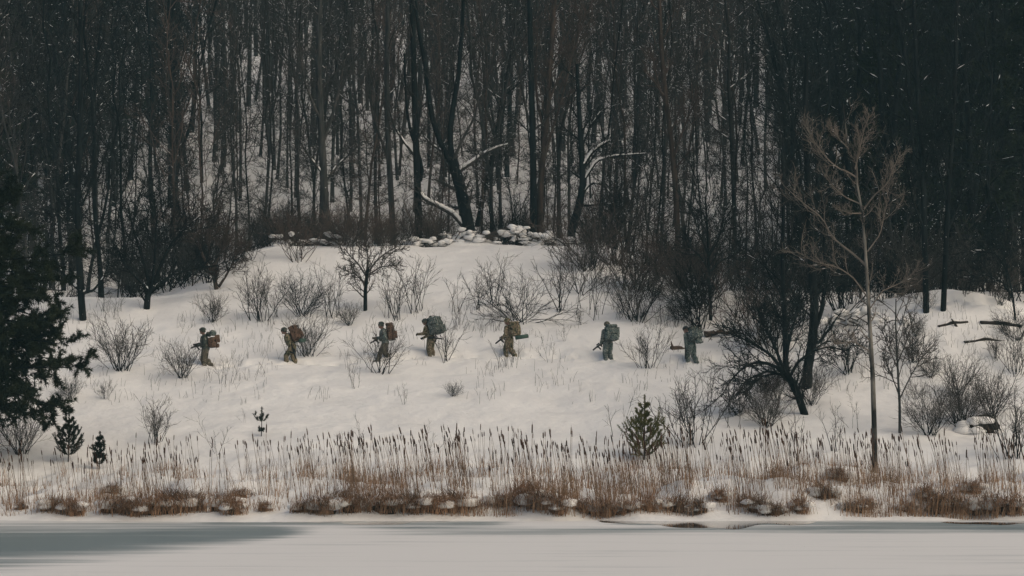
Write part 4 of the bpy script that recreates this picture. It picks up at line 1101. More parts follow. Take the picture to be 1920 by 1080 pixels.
# single shrubs on the open slope: px, row of foot, height px, kind, label
for (px, row, hp, kind, lab) in [
    (228, 694, 108, 'dense', 'dense round leafless bush on the snow right of the pine'),
    (343, 707, 75, 'dense', 'brown spiky bush just left of the leading soldier'),
    (412, 718, 62, 'stems', 'sparse upright stems just right of the leading soldier'),
    (292, 830, 88, 'vee', 'V shaped bare shrub alone on the lower left snow'),
    (487, 602, 115, 'vee', 'tall fan shaped bare shrub above and between the first two soldiers'),
    (398, 603, 60, 'dense', 'pale low bush above the leading soldier'),
    (566, 592, 95, 'dense', 'dark crowded bush above the stooping soldier'),
    (628, 592, 100, 'upright', 'open two stemmed shrub right of the dark crowded bush'),
    (737, 596, 105, 'upright', 'dark close stemmed shrub above the soldier with white goggles'),
    (783, 582, 112, 'upright', 'shrub of slanting stems above the reaching soldier'),
    (850, 587, 85, 'thin', 'thin forked sapling right of the slanting stemmed shrub'),
    (892, 580, 85, 'upright', 'slim clump of upright grey stems left of the arching bush'),
    (930, 572, 100, 'upright', 'grey upright clump close behind the arching bush'),
    (970, 603, 120, 'arch', 'broad dark bush with arching boughs above the soldier in tan'),
    (1047, 582, 125, 'upright', 'tall dark clump of stems right of the arching bush'),
    (1108, 592, 140, 'stems', 'thicket of straight stems above the soldier seen from behind'),
    (1192, 602, 120, 'dense', 'brown bush above and right of the soldier seen from behind'),
    (1213, 690, 88, 'vee', 'bare V shaped shrub between the last two soldiers'),
    (713, 700, 98, 'vee', 'spreading bare shrub in front of the soldier with white goggles'),
    (666, 727, 60, 'thin', 'small thin twig shrub left of the spreading shrub'),
    (838, 680, 98, 'upright', 'pale upright shrub just behind the reaching soldier'),
    (1028, 678, 58, 'thin', 'little Y shaped sapling right of the soldier in tan'),
    (575, 668, 90, 'dense', 'light twiggy bush right behind the stooping soldier'),
    (536, 672, 62, 'thin', 'faint thin shrub left of the stooping soldier'),
    (850, 743, 32, 'dense', 'small low tuft of twigs on the open middle snow'),
    (757, 757, 44, 'thin', 'pair of thin stems on the open snow below the white goggled soldier'),
    (957, 690, 60, 'stems', 'sparse thin stems at the feet of the soldier in tan'),
    (1298, 835, 150, 'vee', 'grey shrub beside the young pine, tallest on the lower slope'),
    (1255, 800, 90, 'thin', 'thin leaning shrub close left of the tall grey shrub'),
    (1375, 800, 110, 'thin', 'thin shrub under the arching boughs of the leaning tree'),
    (1440, 800, 80, 'dense', 'low pale brush under the leaning dark tree'),
    (1160, 820, 95, 'thin', 'faint tall stems just left of the young pine'),
    (130, 747, 48, 'dense', 'low grey bush below the pine boughs'),
    (196, 748, 36, 'vee', 'small sparse bush right of the low grey one below the pine'),
    (456, 792, 28, 'thin', 'tiny twig left of the tiny pine seedling'),
    (408, 850, 80, 'thin', 'pale thin sapling above the left reeds'),
    (812, 850, 62, 'thin', 'fine branched sapling rising behind the middle reeds'),
    (668, 850, 75, 'thin', 'faint sapling behind the reeds left of middle'),
    (40, 850, 100, 'dense', 'grey brush behind the reeds at far left'),
    (1745, 815, 100, 'dense', 'dark bushy clump right of the slim grey sapling'),
    (1800, 800, 100, 'dense', 'brownish bush just left of the snow capped boulder'),
    (1858, 780, 90, 'dense', 'grey bush behind the snow capped boulder'),
    (1905, 860, 150, 'vee', 'tall dark shrub at the right end of the reeds'),
    (1905, 700, 90, 'vee', 'grey shrub on the bright snow at the right edge'),
    (1565, 845, 100, 'thin', 'thin dark shrub left of the pale barked tree'),
    (1490, 850, 110, 'thin', 'leaning thin stems above the reeds under the leaning tree'),
    (1590, 700, 90, 'darkbrush', 'dark bush between the curved trunk and the pale tree'),
    (60, 640, 60, 'dense', 'small bush half hidden by the pine at left'),
    (655, 610, 50, 'dense', 'low pale bush right of the two stemmed shrub'),
    (1275, 600, 50, 'dense', 'low grey bush behind the last soldier'),
    (905, 632, 40, 'thin', 'small sparse twigs left of the soldier in tan'),
    (1060, 640, 40, 'thin', 'tiny shrub on open snow between the last three soldiers'),
    ]:
    b = at(px, row)
    sc_ = hp / 2.0 / (F_PX / b.y)
    put_shrub('bare_shrub', global_r.choice(S[kind]), b, global_r.random() * 6.28, sc_, lab, 'bare shrubs on the open snow')

for i in range(34):
    px = global_r.choice([global_r.uniform(430, 1260), global_r.uniform(60, 420), global_r.uniform(1150, 1300)]); row = global_r.gauss(600, 16)
    b = at(px, row)
    if b.y > 119: continue
    lab = global_r.choice(['faint small bush', 'tiny pale shrub', 'thin low twigs']) + ' on the snow ' + land(px).replace('behind', 'below').replace('above', 'below')
    put_shrub('bare_shrub', global_r.choice(S[global_r.choice(['thin', 'stems', 'upright', 'thin'])]), b, global_r.random() * 6.28, global_r.uniform(.3, .75), lab, 'faint low shrubs: ' + lab)
for i in range(16):
    y = global_r.uniform(87.5, 98); px = global_r.uniform(1660, 1930); x = (px - 960) / F_PX * y
    k_ = global_r.choice(['dense', 'vee', 'thin', 'brush']); h = global_r.uniform(.9, 1.9)
    lab = {'dense': 'dense grey bush', 'vee': 'spreading bare bush', 'thin': 'thin twig shrub', 'brush': 'brown tangled bush'}[k_] + (' low' if y < 92 else ' high') + ' on the right bank ' + land(px).replace('behind', 'below')
    put_shrub('bare_shrub', global_r.choice(S[k_]), (x, y, float(ground(x, y))), global_r.random() * 6.28, h / 2, lab, 'bushes on the right bank: ' + lab)

# dry weed stalks poking out of the snow (uncountable)
rng = np.random.default_rng(55)
g = Geo(); N = 0; PP = []
for i in range(1400):
    px = rng.uniform(60, 1900); row = rng.choice([rng.uniform(575, 640), rng.uniform(640, 760), rng.uniform(600, 735)])
    if vnoise(px, row, 60, 3) < -.05: continue
    b = at(px, row); k = rng.integers(1, 4)
    for _ in range(k):
        q = np.array(b) + np.array([rng.normal(0, .15), rng.normal(0, .15), -.05]); h = rng.uniform(.1, .55); d = rng.normal(0, .22, 2)
        PP.append([q, q + [d[0] * h * .4, d[1] * h * .4, h * .6], q + [d[0] * h, d[1] * h, h]])
g.tubes(np.array(PP), np.array([.006, .005, .004])[None], 3)
tag(obj('weed_stalks', g.mesh('weed_stalks', M['grey_twig'])), 'thin dry weed stalks scattered over the open snow', 'weeds', kind='stuff')

# ------------------------------------------------------------------ conifers
def tufts(g, P, D, K, ln, wd, seed=0, cone=.75):
    """needle bundles: K thin triangles about each direction"""
    r = np.random.default_rng(seed)
    N = len(P)
    dirs = unit(D[:, None, :] * (1 - cone * .5) + r.normal(0, cone, (N, K, 3)))
    tip = P[:, None] + dirs * ln * r.uniform(.6, 1.15, (N, K, 1))
    side = unit(np.cross(dirs, r.normal(0, 1, (N, K, 3)))) * wd / 2
    V = np.stack([P[:, None] + side, P[:, None] - side, tip], 2).reshape(-1, 3)
    g.add(V, T=np.arange(len(V)).reshape(-1, 3))

def along(P, n, tlo=.3):
    t = tlo + (1 - tlo) * (np.arange(n) + .5) / n; n0 = P.shape[1]
    fi = t * (n0 - 1.001); i0 = fi.astype(int); f = (fi - i0)[None, :, None]
    a, b = P[:, i0], P[:, i0 + 1]
    return (a * (1 - f) + b * f).reshape(-1, 3), unit(b - a).reshape(-1, 3)

def conifer_variant(seed, H, r0, nl, ll, droop, dens=(9, 8), base=.12, nl_len=.34, wd=.06):
    global rng
    rng = np.random.default_rng(seed)
    n = 8; P0 = np.stack([np.cumsum(rng.normal(0, .05, n)), np.cumsum(rng.normal(0, .05, n)), np.linspace(-.4, H, n)], 1)[None]
    R0 = (r0 * np.linspace(1.1, .08, n))[None]
    P1, R1 = grow(P0, R0, nl, base, .99, 1.45, .15, lambda t, L: H * ll * (1.12 - t), 6, .3, .02, droop, .08)
    P2, R2 = grow(P1, R1, dens[0], .2, 1., .75, .2, lambda t, L: L * .32, 4, .5, .012, droop, .12)
    gt, gc, gn = Geo(), Geo(), Geo()
    gt.tubes(P0, R0, 8); gc.tubes(P1, R1, 4); gc.tubes(P2, R2, 3)
    p_, d_ = along(P2, 4, .15); tufts(gn, p_, d_, dens[1], nl_len, wd, seed)
    p_, d_ = along(P1, 8, .3); tufts(gn, p_, d_, dens[1], nl_len, wd, seed + 1)
    sn = Geo(); snow_on(P1, R1 * 1.3, .08, sn, .8)
    return gt.mesh('trunk', M['dark_bark']), gc.mesh('boughs', M['dark_bark']), gn.mesh('needles', M['needles'], False), (sn.mesh('snow_layer', M['snow']) if sn.n else None)

def put_conifer(name, parts, loc, rz, sc, label, group=None, cat='tree'):
    r = empty(name, loc, (0, 0, rz), sc); tag(r, label, cat, group)
    for nm, me in zip(('trunk', 'boughs', 'needles', 'snow_layer'), parts):
        if me is not None: obj(nm, me, r)
    return r
hem = [conifer_variant(501, 17, .22, 70, .17, -.06), conifer_variant(502, 14, .18, 60, .19, -.08)]
for i, (px, y, sc_) in enumerate([(1672, 124, 1.0), (1600, 136, 1.1), (1890, 122, 1.15), (1760, 135, 1.3), (1850, 142, 1.3), (1720, 150, 1.3), (1925, 114, 1.0)]):
    x = (px - 960) / F_PX * y
    put_conifer('hemlock_tree', hem[i % 2], (x, y, float(ground(x, y))), i * 1.3, sc_, 'dark evergreen in the shaded woods ' + land(px), 'dark evergreens: right ' + land(px))
for i, (px, y, sc_) in enumerate([(60, 150, 1.2), (170, 175, 1.3), (20, 172, 1.3), (-20, 140, 1.2), (290, 195, 1.3), (120, 200, 1.4)]):  # conifers added here to imitate the vignetted upper left corner
    x = (px - 960) / F_PX * y
    put_conifer('hemlock_tree', hem[i % 2], (x, y, float(ground(x, y))), i * 2.1, sc_, 'added dark evergreen darkening the upper left woods ' + land(px), 'added evergreens: upper left ' + land(px))

# big pine whose boughs reach in from the left edge
rng = np.random.default_rng(610)
yP = 85.0; bx = (-95 - 960) / F_PX * yP; bP = Vector((bx, yP, float(ground(bx, yP))))
gt, gc, gn = Geo(), Geo(), Geo()
Ht = 11.0
P0 = np.stack([np.linspace(0, .3, 8), np.zeros(8), np.linspace(-.4, Ht, 8)], 1)[None]; R0 = (.26 * np.linspace(1.1, .15, 8))[None]
gt.tubes(P0, R0, 10)
bl = []
for (pts_, dy) in [([(-90, 520), (-20, 490), (60, 482), (110, 478), (146, 470)], .3), ([(-90, 560), (-20, 535), (50, 540), (118, 545)], -.8), ([(-90, 600), (0, 575), (60, 590), (102, 612)], .9),
                   ([(-90, 680), (0, 640), (60, 636), (112, 645)], -.5), ([(-90, 720), (0, 690), (80, 688), (135, 690), (166, 676)], .5), ([(-90, 740), (0, 730), (60, 748), (112, 765)], -.9),
                   ([(-90, 760), (-10, 755), (40, 775), (90, 772)], .6), ([(-90, 440), (-30, 400), (10, 385), (26, 372)], .2), ([(-90, 480), (-20, 430), (20, 425), (42, 432)], -.6), ([(-90, 400), (-30, 350), (10, 345)], .4),
                   ([(-90, 640), (-10, 600), (50, 602), (88, 600)], -1.2), ([(-90, 660), (-10, 665), (50, 668), (100, 672)], 1.1), ([(-90, 560), (-10, 510), (40, 508), (84, 512)], 1.2)]:
    w_ = [aty(a_, c_, yP + dy * j * .5) - bP for j, (a_, c_) in enumerate(pts_)]
    w_[0] = Vector((P0[0, 3, 0] * .3, 0, w_[0].z))
    bl.append(poly(w_, 8))
for i in range(62):
    a = rng.uniform(1.2, 5.1) if i < 30 else rng.uniform(0, 6.28); z = rng.uniform(1.5, Ht * .97); L = (1.08 - z / Ht) * 4.2 + .5
    d = np.array([math.cos(a), math.sin(a), .12]); t = np.linspace(0, 1, 8)[:, None]
    bl.append(np.array([0, 0, z]) + d * L * t + np.array([0, 0, -.5]) * t * (1 - t) * L * .6)
P1 = np.stack(bl); R1 = np.broadcast_to(np.linspace(.05, .015, 8), (len(bl), 8)).copy()
P2, R2 = grow(P1, R1, 14, .15, 1., .85, .25, lambda t, L: np.minimum(L * .28, 1.1) * (1.2 - .5 * t), 5, .5, .01, .05, .14)
P3, R3 = grow(P2, R2, 5, .25, 1., .7, .25, lambda t, L: L * .42, 3, .6, .008, .08, .15)
gc.tubes(P1, R1, 5); gc.tubes(P2, R2, 3); gc.tubes(P3, R3, 3)
p_, d_ = along(P3, 3, .1); tufts(gn, p_, d_, 22, .2, .034, 1, .6)
p_, d_ = along(P2, 6, .25); tufts(gn, p_, d_, 24, .2, .034, 2, .6)
put_conifer('pine_tree', (gt.mesh('trunk', M['dark_bark']), gc.mesh('boughs', M['dark_bark']), gn.mesh('needles', M['needles'], False), None), bP, 0, None, 'big dark pine whose drooping boughs reach in from the left edge')

def young_pine(px, row, hpx, label, needles, whorls, seed, wide=.42, dead=False):
    global rng
    rng = np.random.default_rng(seed)
    b = at(px, row); H = hpx / (F_PX / b.y)
    gt, gc, gn = Geo(), Geo(), Geo()
    P0 = np.stack([np.linspace(0, .02, 8), np.zeros(8), np.linspace(-.15, H, 8)], 1)[None]; R0 = (.012 * H ** .5 * np.linspace(1.4, .5, 8) + .004)[None]
    gt.tubes(P0, R0, 6)
    Ps = []
    for wz, nb, L in whorls:
        for k in range(nb):
            a = 6.28 * k / nb + wz * 9 + rng.normal(0, .2); t = np.linspace(0, 1, 6)[:, None]
            d = np.array([math.cos(a), math.sin(a), 0]); ll_ = L * H * rng.uniform(.5, 1.2)
            Ps.append(np.array([0, 0, wz * H]) + d * ll_ * t + np.array([0, 0, 1.]) * ll_ * (.18 * t + .75 * t ** 2.4))
    P1 = np.stack(Ps); R1 = np.broadcast_to(np.linspace(.012, .006, 6), (len(Ps), 6))
    gc.tubes(P1, R1, 4)
    P2, R2 = grow(P1, np.array(R1), 2, .35, .85, .6, .2, lambda t, L: L * .4, 4, .7, .006, .3, .1)
    gc.tubes(P2, R2, 3)
    n_ = max(10, int(H * 10))
    for PP, nn in ((P1, n_), (P2, max(5, n_ // 2))):
        p_, d_ = along(PP, nn, .25); tufts(gn, p_, d_, 11, .09, .018, seed, .6)
    p_, d_ = along(P0, n_ * 2, .6); tufts(gn, p_, d_, 11, .09, .018, seed + 5, .65)
    return put_conifer('young_pine', (gt.mesh('trunk', M['bark']), gc.mesh('boughs', M['bark']), gn.mesh('needles', needles, False), None), b, 0, None, label, 'young pines by the pond')
W = [(.14, 7, .40), (.27, 7, .37), (.40, 6, .30), (.53, 6, .23), (.66, 5, .16), (.80, 4, .09)]
young_pine(1208, 862, 120, 'olive green young pine standing alone behind the middle reeds', M['young_needles'], [(.06, 7, .36), (.17, 8, .38), (.29, 8, .36), (.41, 7, .29), (.53, 6, .21), (.66, 5, .15), (.8, 3, .08)], 71)
young_pine(128, 866, 92, 'dark young pine above the left reeds, taller of two', M['needles'], W, 72)
young_pine(186, 880, 70, 'narrow dark young pine right beside the taller one in the left reeds', M['needles'], [(.15, 6, .26), (.3, 6, .24), (.46, 5, .19), (.62, 5, .14), (.78, 4, .09)], 73)
young_pine(490, 818, 54, 'tiny spindly pine seedling alone on the lower left snow', M['needles'], [(.18, 3, .12), (.52, 4, .24)], 74)

# ------------------------------------------------------------------ logs, stump, boulder, brush pile
def log(px0, row0, px1, row1, w, label, mat, stub=None, snow=True, lift=0.0, w1=None, seed=0):
    a = at(px0, row0)
    b = aty(px1, row1, a.y + .3)
    L = (b - a)
    r = random.Random(seed)
    pts_ = []
    for t in (0, .25, .5, .75, 1):
        q = a + L * t; gz = float(ground(q.x, q.y)) - a.z
        pts_.append(Vector((L.x * t, L.y * t, gz - w * .08 + lift + r.uniform(-.04, .05) + (.10 if t == .5 else 0))))
    g = Geo(); P = poly(pts_, 10); R = np.linspace(w / 2, (w1 or w * .7) / 2, 10) * (1 + .1 * np.sin(np.arange(10) * 2.3 + seed))
    e0 = P[0] - (P[1] - P[0]) * .02; e1 = P[-1] + (P[-1] - P[-2]) * .02
    g.tubes(np.concatenate([e0[None], P, e1[None]])[None], np.concatenate([[.01], R, [.01]])[None], 9)
    o = tag(obj('fallen_log', g.mesh('fallen_log', M[mat]), None, a), label, 'log', 'fallen logs in the snow')
    if stub:
        g = Geo(); g.tubes(poly([aty(*q, a.y) - a + Vector((0, 0, lift)) for q in stub], 8)[None], np.linspace(.07, .025, 8)[None], 6)
        obj('branch_stub', g.mesh('branch_stub', M[mat]), o)
    if snow:
        g = Geo(); Q = P + np.array([0, .03, 0]) + np.outer(R * .95, UPV); g.tubes(Q[None], (R * (1.1 + .35 * np.sin(np.arange(10) * 2.1 + seed)) * np.sin(np.linspace(.3, 2.85, 10)))[None], 8)
        obj('snow_layer', g.mesh('snow_layer', M['snow']), o)
    return o
log(1322, 632, 1376, 624, .30, 'long brown log lying right of the last soldier', 'wood', snow=True, seed=1, w1=.16, lift=.16)
log(1258, 655, 1290, 648, .22, 'short brown log with an upright stub left of the last soldier', 'wood', stub=[(1264, 654), (1260, 648), (1258, 640)], snow=False, seed=2)
log(1759, 612, 1815, 617, .16, 'dark branched log on the right mound, upper one', 'dark_wood', stub=[(1795, 616), (1790, 606), (1784, 598)], seed=3)
log(1808, 642, 1892, 641, .20, 'long dark log on the right mound, lower one', 'dark_wood', seed=4, w1=.10)
log(1838, 606, 1915, 603, .22, 'dark snow laden log at the edge of the right woods', 'dark_wood', seed=5)

def crest(px, y=124.4):
    x = (px - 960) / F_PX * y
    return Vector((x, y, float(ground(x, y))))

def boulder(px, row, r, label, seed):
    b = at(px, row)
    g = Geo(); g.blob((0, 0, r[2] * .5), r, seed, 16, 11, .18)
    o = tag(obj('boulder', g.mesh('boulder', M['soil']), None, b), label, 'boulder')
    g = Geo()
    for k, (dx, dy, dz, sx, sy, sz) in enumerate([(-.1, 0, .95, .9, .95, .5), (.35, .05, .85, .6, .8, .42), (-.55, -.05, .72, .6, .8, .55), (-1.0, -.1, .25, .7, .8, .6), (-1.4, 0, .05, .7, .9, .4), (-.5, -.6, .1, .7, .6, .35), (.9, .1, .05, .6, .8, .35)]):
        g.blob((dx * r[0], dy * r[1], dz * r[2]), (sx * r[0], sy * r[1], sz * r[2]), seed + k, 14, 9, .2, 1.6)
    obj('snow_cap', g.mesh('snow_cap', M['snow']), o)
boulder(1842, 808, (.55, .45, .42), 'snow capped dark boulder among the bushes at right', 3)

b = crest(972)
g = Geo(); g.tubes(np.array([[0, 0, -.3], [.02, 0, .3], [.0, 0, .62]]), np.array([.24, .2, .19])[None], 9)
o = tag(obj('tree_stump', g.mesh('tree_stump', M['dark_wood']), None, b), 'dark stump under a round snow cap on the crest', 'stump')
g = Geo(); g.blob((0, -.02, .72), (.42, .36, .30), 4, 12, 9, .1); obj('snow_cap', g.mesh('snow_cap', M['snow']), o)

def brush_pile(px, row, w, label, seed, n=26, dark='grey_twig'):
    global rng
    rng = np.random.default_rng(seed)
    b = crest(px) if row < 485 else at(px, row); g = Geo()
    P = []
    for i in range(n):
        a = rng.normal(0, .5); x0 = rng.uniform(-w, w); L = rng.uniform(.6, 1.5); s_ = rng.choice([-1, 1])
        p0 = np.array([x0, rng.normal(0, .3), rng.uniform(0, .35)])
        d = np.array([s_ * math.cos(a), rng.normal(0, .3), math.sin(a) * .6])
        P.append([p0, p0 + d * L * .5 + [0, 0, .12], p0 + d * L])
    P = np.array(P); R = np.broadcast_to(np.array([.03, .022, .01]), P.shape[:2]).copy()
    P1, R1 = grow(P, R, 4, .3, 1., .7, .3, lambda t, L: L * .4, 3, .5, .008, .1, .2)
    g.tubes(P, R, 5); g.tubes(P1, R1, 3)
    o = tag(obj('brush_pile', g.mesh('brush_pile', M[dark]), None, b), label, 'brush pile', 'snowed over brush piles along the crest')
    g = Geo()
    for i in range(int(w * 34)):
        q = P[rng.integers(len(P)), rng.integers(1, 3)]; g.blob(q + [0, 0, .03], (rng.uniform(.08, .34), rng.uniform(.08, .18), rng.uniform(.05, .14)), i, 9, 7, .25)
    obj('snow_cap', g.mesh('snow_cap', M['snow']), o)
brush_pile(820, 462, 1.6, 'snow covered heap of branches below the straight dark trunk', 1)
brush_pile(900, 460, 1.3, 'snow covered heap of branches below the big forked tree', 2)
brush_pile(985, 458, 1.2, 'spiky dark branches in snow beside the capped stump', 3, 20)
brush_pile(1055, 448, 0.9, 'small snowy heap at the right end of the crest', 4, 14)
brush_pile(590, 480, 1.5, 'snowy heap of branches at the left end of the crest', 5, 22)
brush_pile(1620, 612, 1.2, 'snowy brush heap behind the pale barked tree', 6, 22)

# ------------------------------------------------------------------ pond bank: tussocks, cattails, dead reeds
def blades(g, base, az, h, lean, bend, wd, n=4):
    """flat grass blades, vectorised"""
    N = len(base); t = np.linspace(0, 1, n)[None, :, None]
    d = np.stack([np.cos(az), np.sin(az), np.zeros(N)], 1)[:, None]
    lean = lean[:, None, None]; bend = bend[:, None, None]; h = h[:, None, None]
    c = base[:, None] + d * h * (lean * t + bend * t ** 2.5) + UPV * h * (t - .55 * bend * t ** 3)
    s = np.stack([-np.sin(az), np.cos(az), np.zeros(N)], 1)[:, None]
    s = s * .6 + np.array([.5, 0, 0])
    w = (wd[:, None, None] / 2) * (1 - .75 * t)
    V = np.stack([c - s * w, c + s * w], 2)
    idx = np.arange(N * n * 2).reshape(N, n, 2)
    g.add(V.reshape(-1, 3), Q=np.stack([idx[:, :-1, 0], idx[:, :-1, 1], idx[:, 1:, 1], idx[:, 1:, 0]], -1).reshape(-1, 4))

BELOW = [(90, 'below the big pine at the left edge'), (240, 'in front of the two dark young pines'), (340, 'below the lone V shaped shrub'), (440, 'left of the tiny pine seedling'), (540, 'below the tiny pine seedling'), (640, 'below the stooping soldier'),
         (770, 'below the soldier with white goggles'), (870, 'below the reaching soldier'), (1010, 'below the soldier in full tan camouflage'), (1100, 'left of the soldier seen from behind'), (1170, 'below the soldier seen from behind'), (1260, 'in front of the olive young pine'),
         (1380, 'below the last soldier'), (1480, 'left of the leaning dark tree'), (1570, 'below the leaning dark tree'), (1700, 'around the foot of the pale barked tree'), (1800, 'below the dark bushy clump at right'), (9999, 'below the snow capped boulder')]
def below(px):
    return next(t for a_, t in BELOW if px < a_)

def tussock_variant(seed, w=.5):
    r = np.random.default_rng(seed)
    g = Geo(); N = 130
    base = np.stack([r.normal(0, w * .42, N), r.uniform(-.16, .12, N), r.uniform(.22, .42, N)], 1)
    base[:, 2] *= np.clip(1.15 - (base[:, 0] / w) ** 2 * .6, .3, 1)
    blades(g, base, -1.57 + r.normal(0, .75, N), r.uniform(.3, .7, N), r.uniform(.15, .5, N), r.uniform(.4, 1.8, N), r.uniform(.012, .024, N), 5)
    n2 = 190; b2 = np.stack([r.normal(0, w * .5, n2), r.uniform(-.2, .1, n2), r.uniform(-.02, .1, n2)], 1)
    blades(g, b2, r.random(n2) * 6.28, r.uniform(.3, 1.0, n2), r.uniform(.02, .35, n2), np.where(r.random(n2) < .4, r.uniform(.4, 1.3, n2), r.uniform(0, .3, n2)), r.uniform(.012, .024, n2), 5)
    s = Geo(); s.blob((0, .16, .08), (w * .6, .2, .22), seed, 12, 8, .2)  # dark soil core, also standing in for shade in the bank's gaps
    c = Geo()
    for k in range(3): c.blob((r.uniform(-.7, .7) * w, r.uniform(.06, .26), r.uniform(.26, .42)), (r.uniform(.45, .85) * w, r.uniform(.22, .34), r.uniform(.09, .17)), seed + k, 12, 8, .2)
    return s.mesh('soil_shade_core', M['soil']), g.mesh('dead_grass', M['tuss'], False), c.mesh('snow_cap', M['snow'])
tv = [tussock_variant(700 + i, w_) for i, w_ in enumerate((.5, .65, .42, .8, .55, .7))]
r_ = random.Random(5)
tus = [(40, 955, .5), (100, 958, .8), (135, 966, 1.0), (215, 962, .9), (245, 966, .8), (285, 966, 1.25), (325, 962, 1.3), (360, 958, 1.0), (420, 958, 1.1), (440, 964, .9), (495, 958, .7), (565, 960, .7), (600, 964, .9), (662, 960, 1.0), (640, 945, .8),
       (712, 962, 1.2), (740, 955, 1.0), (775, 962, 1.1), (815, 962, 1.0), (850, 960, 1.1), (880, 955, .8), (948, 950, 1.0), (985, 945, 1.25), (1010, 955, 1.0), (1045, 964, 1.0), (1090, 960, .9), (1130, 968, 1.1), (1165, 965, .9), (1215, 958, .9), (1270, 960, .9), (1310, 964, .8), (1395, 950, .7), (1420, 960, 1.0),
       (1450, 966, .8), (1500, 962, .8), (1545, 935, .8), (1600, 960, .8), (1625, 955, .7), (1700, 960, .7), (1735, 938, .9), (1760, 962, 1.2), (1790, 960, 1.0), (1850, 962, 1.2), (1890, 965, 1.2), (1570, 900, .8), (1820, 925, .7), (210, 925, .6), (450, 935, .7), (1350, 940, .8)]
for i, (px, row, s_) in enumerate(tus):
    b = at(px, row); pr = tv[r_.randrange(len(tv))]
    r = empty('grass_tussock', (b.x, b.y, b.z - .06), (0, 0, r_.uniform(-.5, .5)), s_ * r_.uniform(.85, 1.1))
    lab = ('small' if s_ < .85 else 'large' if s_ > 1.05 else 'brown') + ' grass tussock ' + ('up the bank ' if row < 948 else 'at the ice edge ' if row > 961 else 'under snow ') + below(px)
    tag(r, lab, 'tussock', 'tussocks: ' + lab)
    for nm, me in zip(('soil_shade_core', 'dead_grass', 'snow_cap'), pr): obj(nm, me, r)

def cattail_variant(seed):
    r = np.random.default_rng(seed)
    H = r.uniform(1.5, 2.15); ln = -abs(r.normal(.13, .08)) if r.random() < .85 else r.uniform(0, .12)
    t = np.linspace(0, 1, 6)
    C = np.stack([ln * H * t + r.normal(0, .05) * t ** 2 * H, r.normal(0, .05) * H * t, -.1 + (H + .1) * t], 1)
    g = Geo(); g.tubes(C[None], np.linspace(.010, .006, 6)[None], 4)
    n = r.integers(1, 4)
    blades(g, np.stack([r.normal(0, .02, n), r.normal(0, .02, n), np.full(n, -.05)], 1), r.random(n) * 6.28, r.uniform(.6, 1.5, n), r.uniform(.02, .2, n), r.uniform(.0, .5, n), r.uniform(.014, .022, n), 5)
    d = C[-1] - C[-2]; d /= np.linalg.norm(d); L = r.uniform(.17, .28); e = C[-1]
    q = np.stack([e - d * .02, e, e + d * L * .5, e + d * L, e + d * (L + .02)]); rr = np.array([.004, .021, .024, .02, .004]) * r.uniform(.85, 1.15)
    s = Geo(); s.tubes(q[None], rr[None], 6); s.tubes(np.stack([e + d * L, e + d * (L + .10)])[None], np.array([[.005, .003]]), 3)
    return g, s
cv = [cattail_variant(800 + i) for i in range(14)]
cm = [(g_.mesh('cattail', M['stem_reed']), s_.mesh('seed_head', M['seed'])) for g_, s_ in cv]
rng = np.random.default_rng(91)
def reed_density(px, y):
    d = .55 if px < 120 else .8 if px < 440 else .5 if px < 560 else .85 if px < 640 else 1.0 if px < 1300 else .75 if px < 1500 else .85
    d *= np.clip(.8 + .6 * vnoise(px, y * 14, 60, 12), .25, 1.2)
    if y > 81 and px < 560: d *= .7
    return d
ct = []
while len(ct) < 1000:
    y = 76.9 + rng.random() ** 1.1 * 7.2; px = rng.uniform(-30, 1950)
    if rng.random() < reed_density(px, y): ct.append(((px - 960) / F_PX * y, y, px))
ct.sort(key=lambda q: q[1])
seen_step = ct[::3][:295]; rest = [q for i, q in enumerate(ct) if not (i % 3 == 0 and i // 3 < 295)]
ind = ct[:295]; rest = ct[295:]
for x, y, px in ind:
    k = rng.integers(len(cm)); s_ = rng.uniform(.72, 1.05) * (.92 if px < 440 else 1.0) * (1 - .055 * (y - 77))
    o = obj('cattail', cm[k][0], None, (x, y, float(ground(x, y)) - .05), (0, 0, rng.normal(0, .5)), s_)
    lab = ('short' if s_ < .8 else 'tall' if s_ > .95 else 'dry brown') + ' cattail ' + ('near the water ' if y < 78.2 else 'farther up the bank ') + below(px)
    tag(o, lab, 'cattail', 'cattails: ' + lab)
    obj('seed_head', cm[k][1], o)
gS, gH = Geo(), Geo()
for g_, s_ in cv:
    for q in (g_, s_): q.cV = np.concatenate(q.V); q.cQ = np.concatenate(q.Q)
for x, y, px in rest:
    k = rng.integers(len(cv)); a = rng.normal(0, .5); s_ = rng.uniform(.72, 1.05) * (.92 if px < 440 else 1.0) * (1 - .055 * (y - 77))
    Rm = np.array([[math.cos(a), -math.sin(a), 0], [math.sin(a), math.cos(a), 0], [0, 0, 1]]) * s_
    o_ = np.array([x, y, float(ground(x, y)) - .05])
    gS.add(cv[k][0].cV @ Rm.T + o_, Q=cv[k][0].cQ); gH.add(cv[k][1].cV @ Rm.T + o_, Q=cv[k][1].cQ)
rb = tag(obj('cattail_reeds', gS.mesh('cattail_reeds', M['stem_reed'])), 'mass of dry cattails farther up the pond bank', 'cattails', kind='stuff')
o = obj('seed_heads', gH.mesh('seed_heads', M['seed']), rb); o['kind'] = 'stuff'
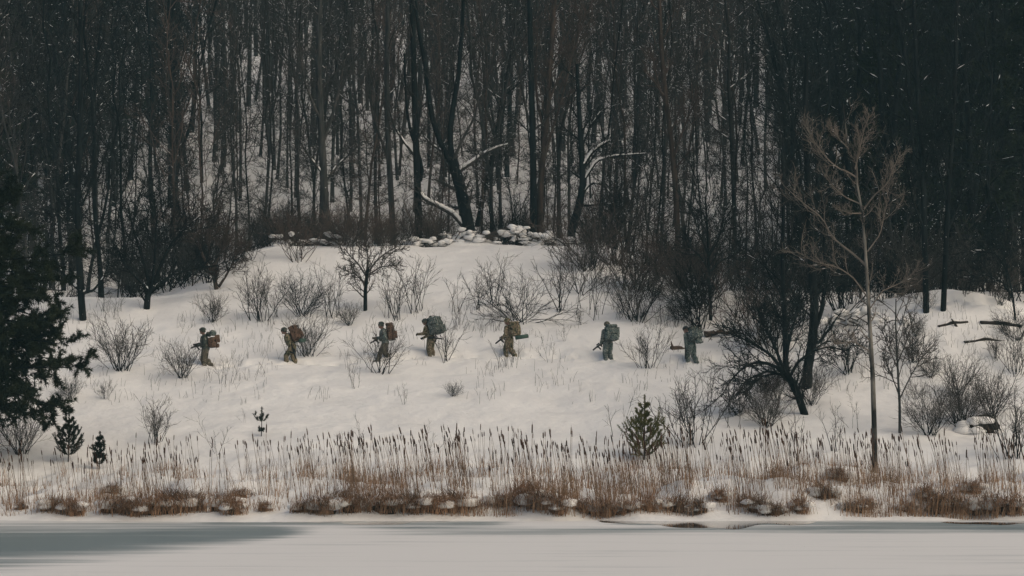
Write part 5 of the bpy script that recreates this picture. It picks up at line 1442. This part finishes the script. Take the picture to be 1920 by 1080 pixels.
# dead leaves and broken stems between the stalks
N = 34000
y = 76.3 + rng.random(N) ** 1.5 * 7.6; px = rng.uniform(-30, 1950, N)
keep = np.array([rng.random() < reed_density(a_, b_) for a_, b_ in zip(px, y)]) & (rng.random(N) < np.clip(.62 + 1.3 * vnoise(px, y * 30, 30, 44), .08, 1))
y, px = y[keep], px[keep]; x = (px - 960) / F_PX * y; N = len(x)
g = Geo()
cl = vnoise(px, y * 20, 22, 33)
h = rng.uniform(.25, 1.3, N) * (1 - .05 * (y - 77)) * (.75 + .45 * np.clip(cl, -.6, 1)) * np.where(px < 440, .8, 1.0)
blades(g, np.stack([x, y, ground(x, y) - .04], 1), rng.random(N) * 6.28, h, np.abs(rng.normal(.02, .13, N)), np.where(rng.random(N) < .35, rng.uniform(.2, 1.3, N), rng.uniform(0, .15, N)), rng.uniform(.012, .025, N))
tag(obj('dead_reeds', g.mesh('dead_reeds', M['reed'], False)), 'tangle of dead tan reed leaves along the pond bank', 'reeds', kind='stuff')

# ------------------------------------------------------------------ air: haze and falling snow
SNOW_N = 9000
r2 = np.random.default_rng(2)
y = 40 + r2.random(SNOW_N) ** .7 * 130; x = r2.uniform(-.24, .24, SNOW_N) * y; z = CAM_Z + r2.uniform(-.075, .175, SNOW_N) * y
kp = z > ground(x, y) + .1
x, y, z = x[kp], y[kp], z[kp]; n_ = len(x)
s = r2.uniform(.003, .0065, n_)[:, None]
c = np.stack([x, y, z], 1)
tet = np.array([[1, 1, 1], [1, -1, -1], [-1, 1, -1], [-1, -1, 1.]])
V = (c[:, None] + tet[None] * s[:, None]).reshape(-1, 3)
T = (np.arange(n_)[:, None, None] * 4 + np.array([[0, 1, 2], [0, 3, 1], [0, 2, 3], [1, 3, 2]])[None]).reshape(-1, 3)
tag(obj('falling_snow', mesh_np('falling_snow', V, [T], M['snow'], False)), 'fine snowflakes drifting through the air', 'snow', kind='stuff')

HAZE = 0.00030
if HAZE:
    bm = bmesh.new(); add_box(bm, (0, 140, 70), (460, 800, 146.5))
    m, n, l, p = new_mat('haze'); n.remove(p)
    vol = n.new('ShaderNodeVolumePrincipled'); vol.inputs['Density'].default_value = HAZE; vol.inputs['Color'].default_value = (0.44, 0.82, 0.92, 1)
    vol.inputs['Anisotropy'].default_value = 0.2
    l.new(vol.outputs[0], n['Material Output'].inputs['Volume'])
    tag(obj('haze', bm_to_mesh(bm, 'haze', m)), 'thin cold snowy haze filling the air', 'haze', kind='stuff')
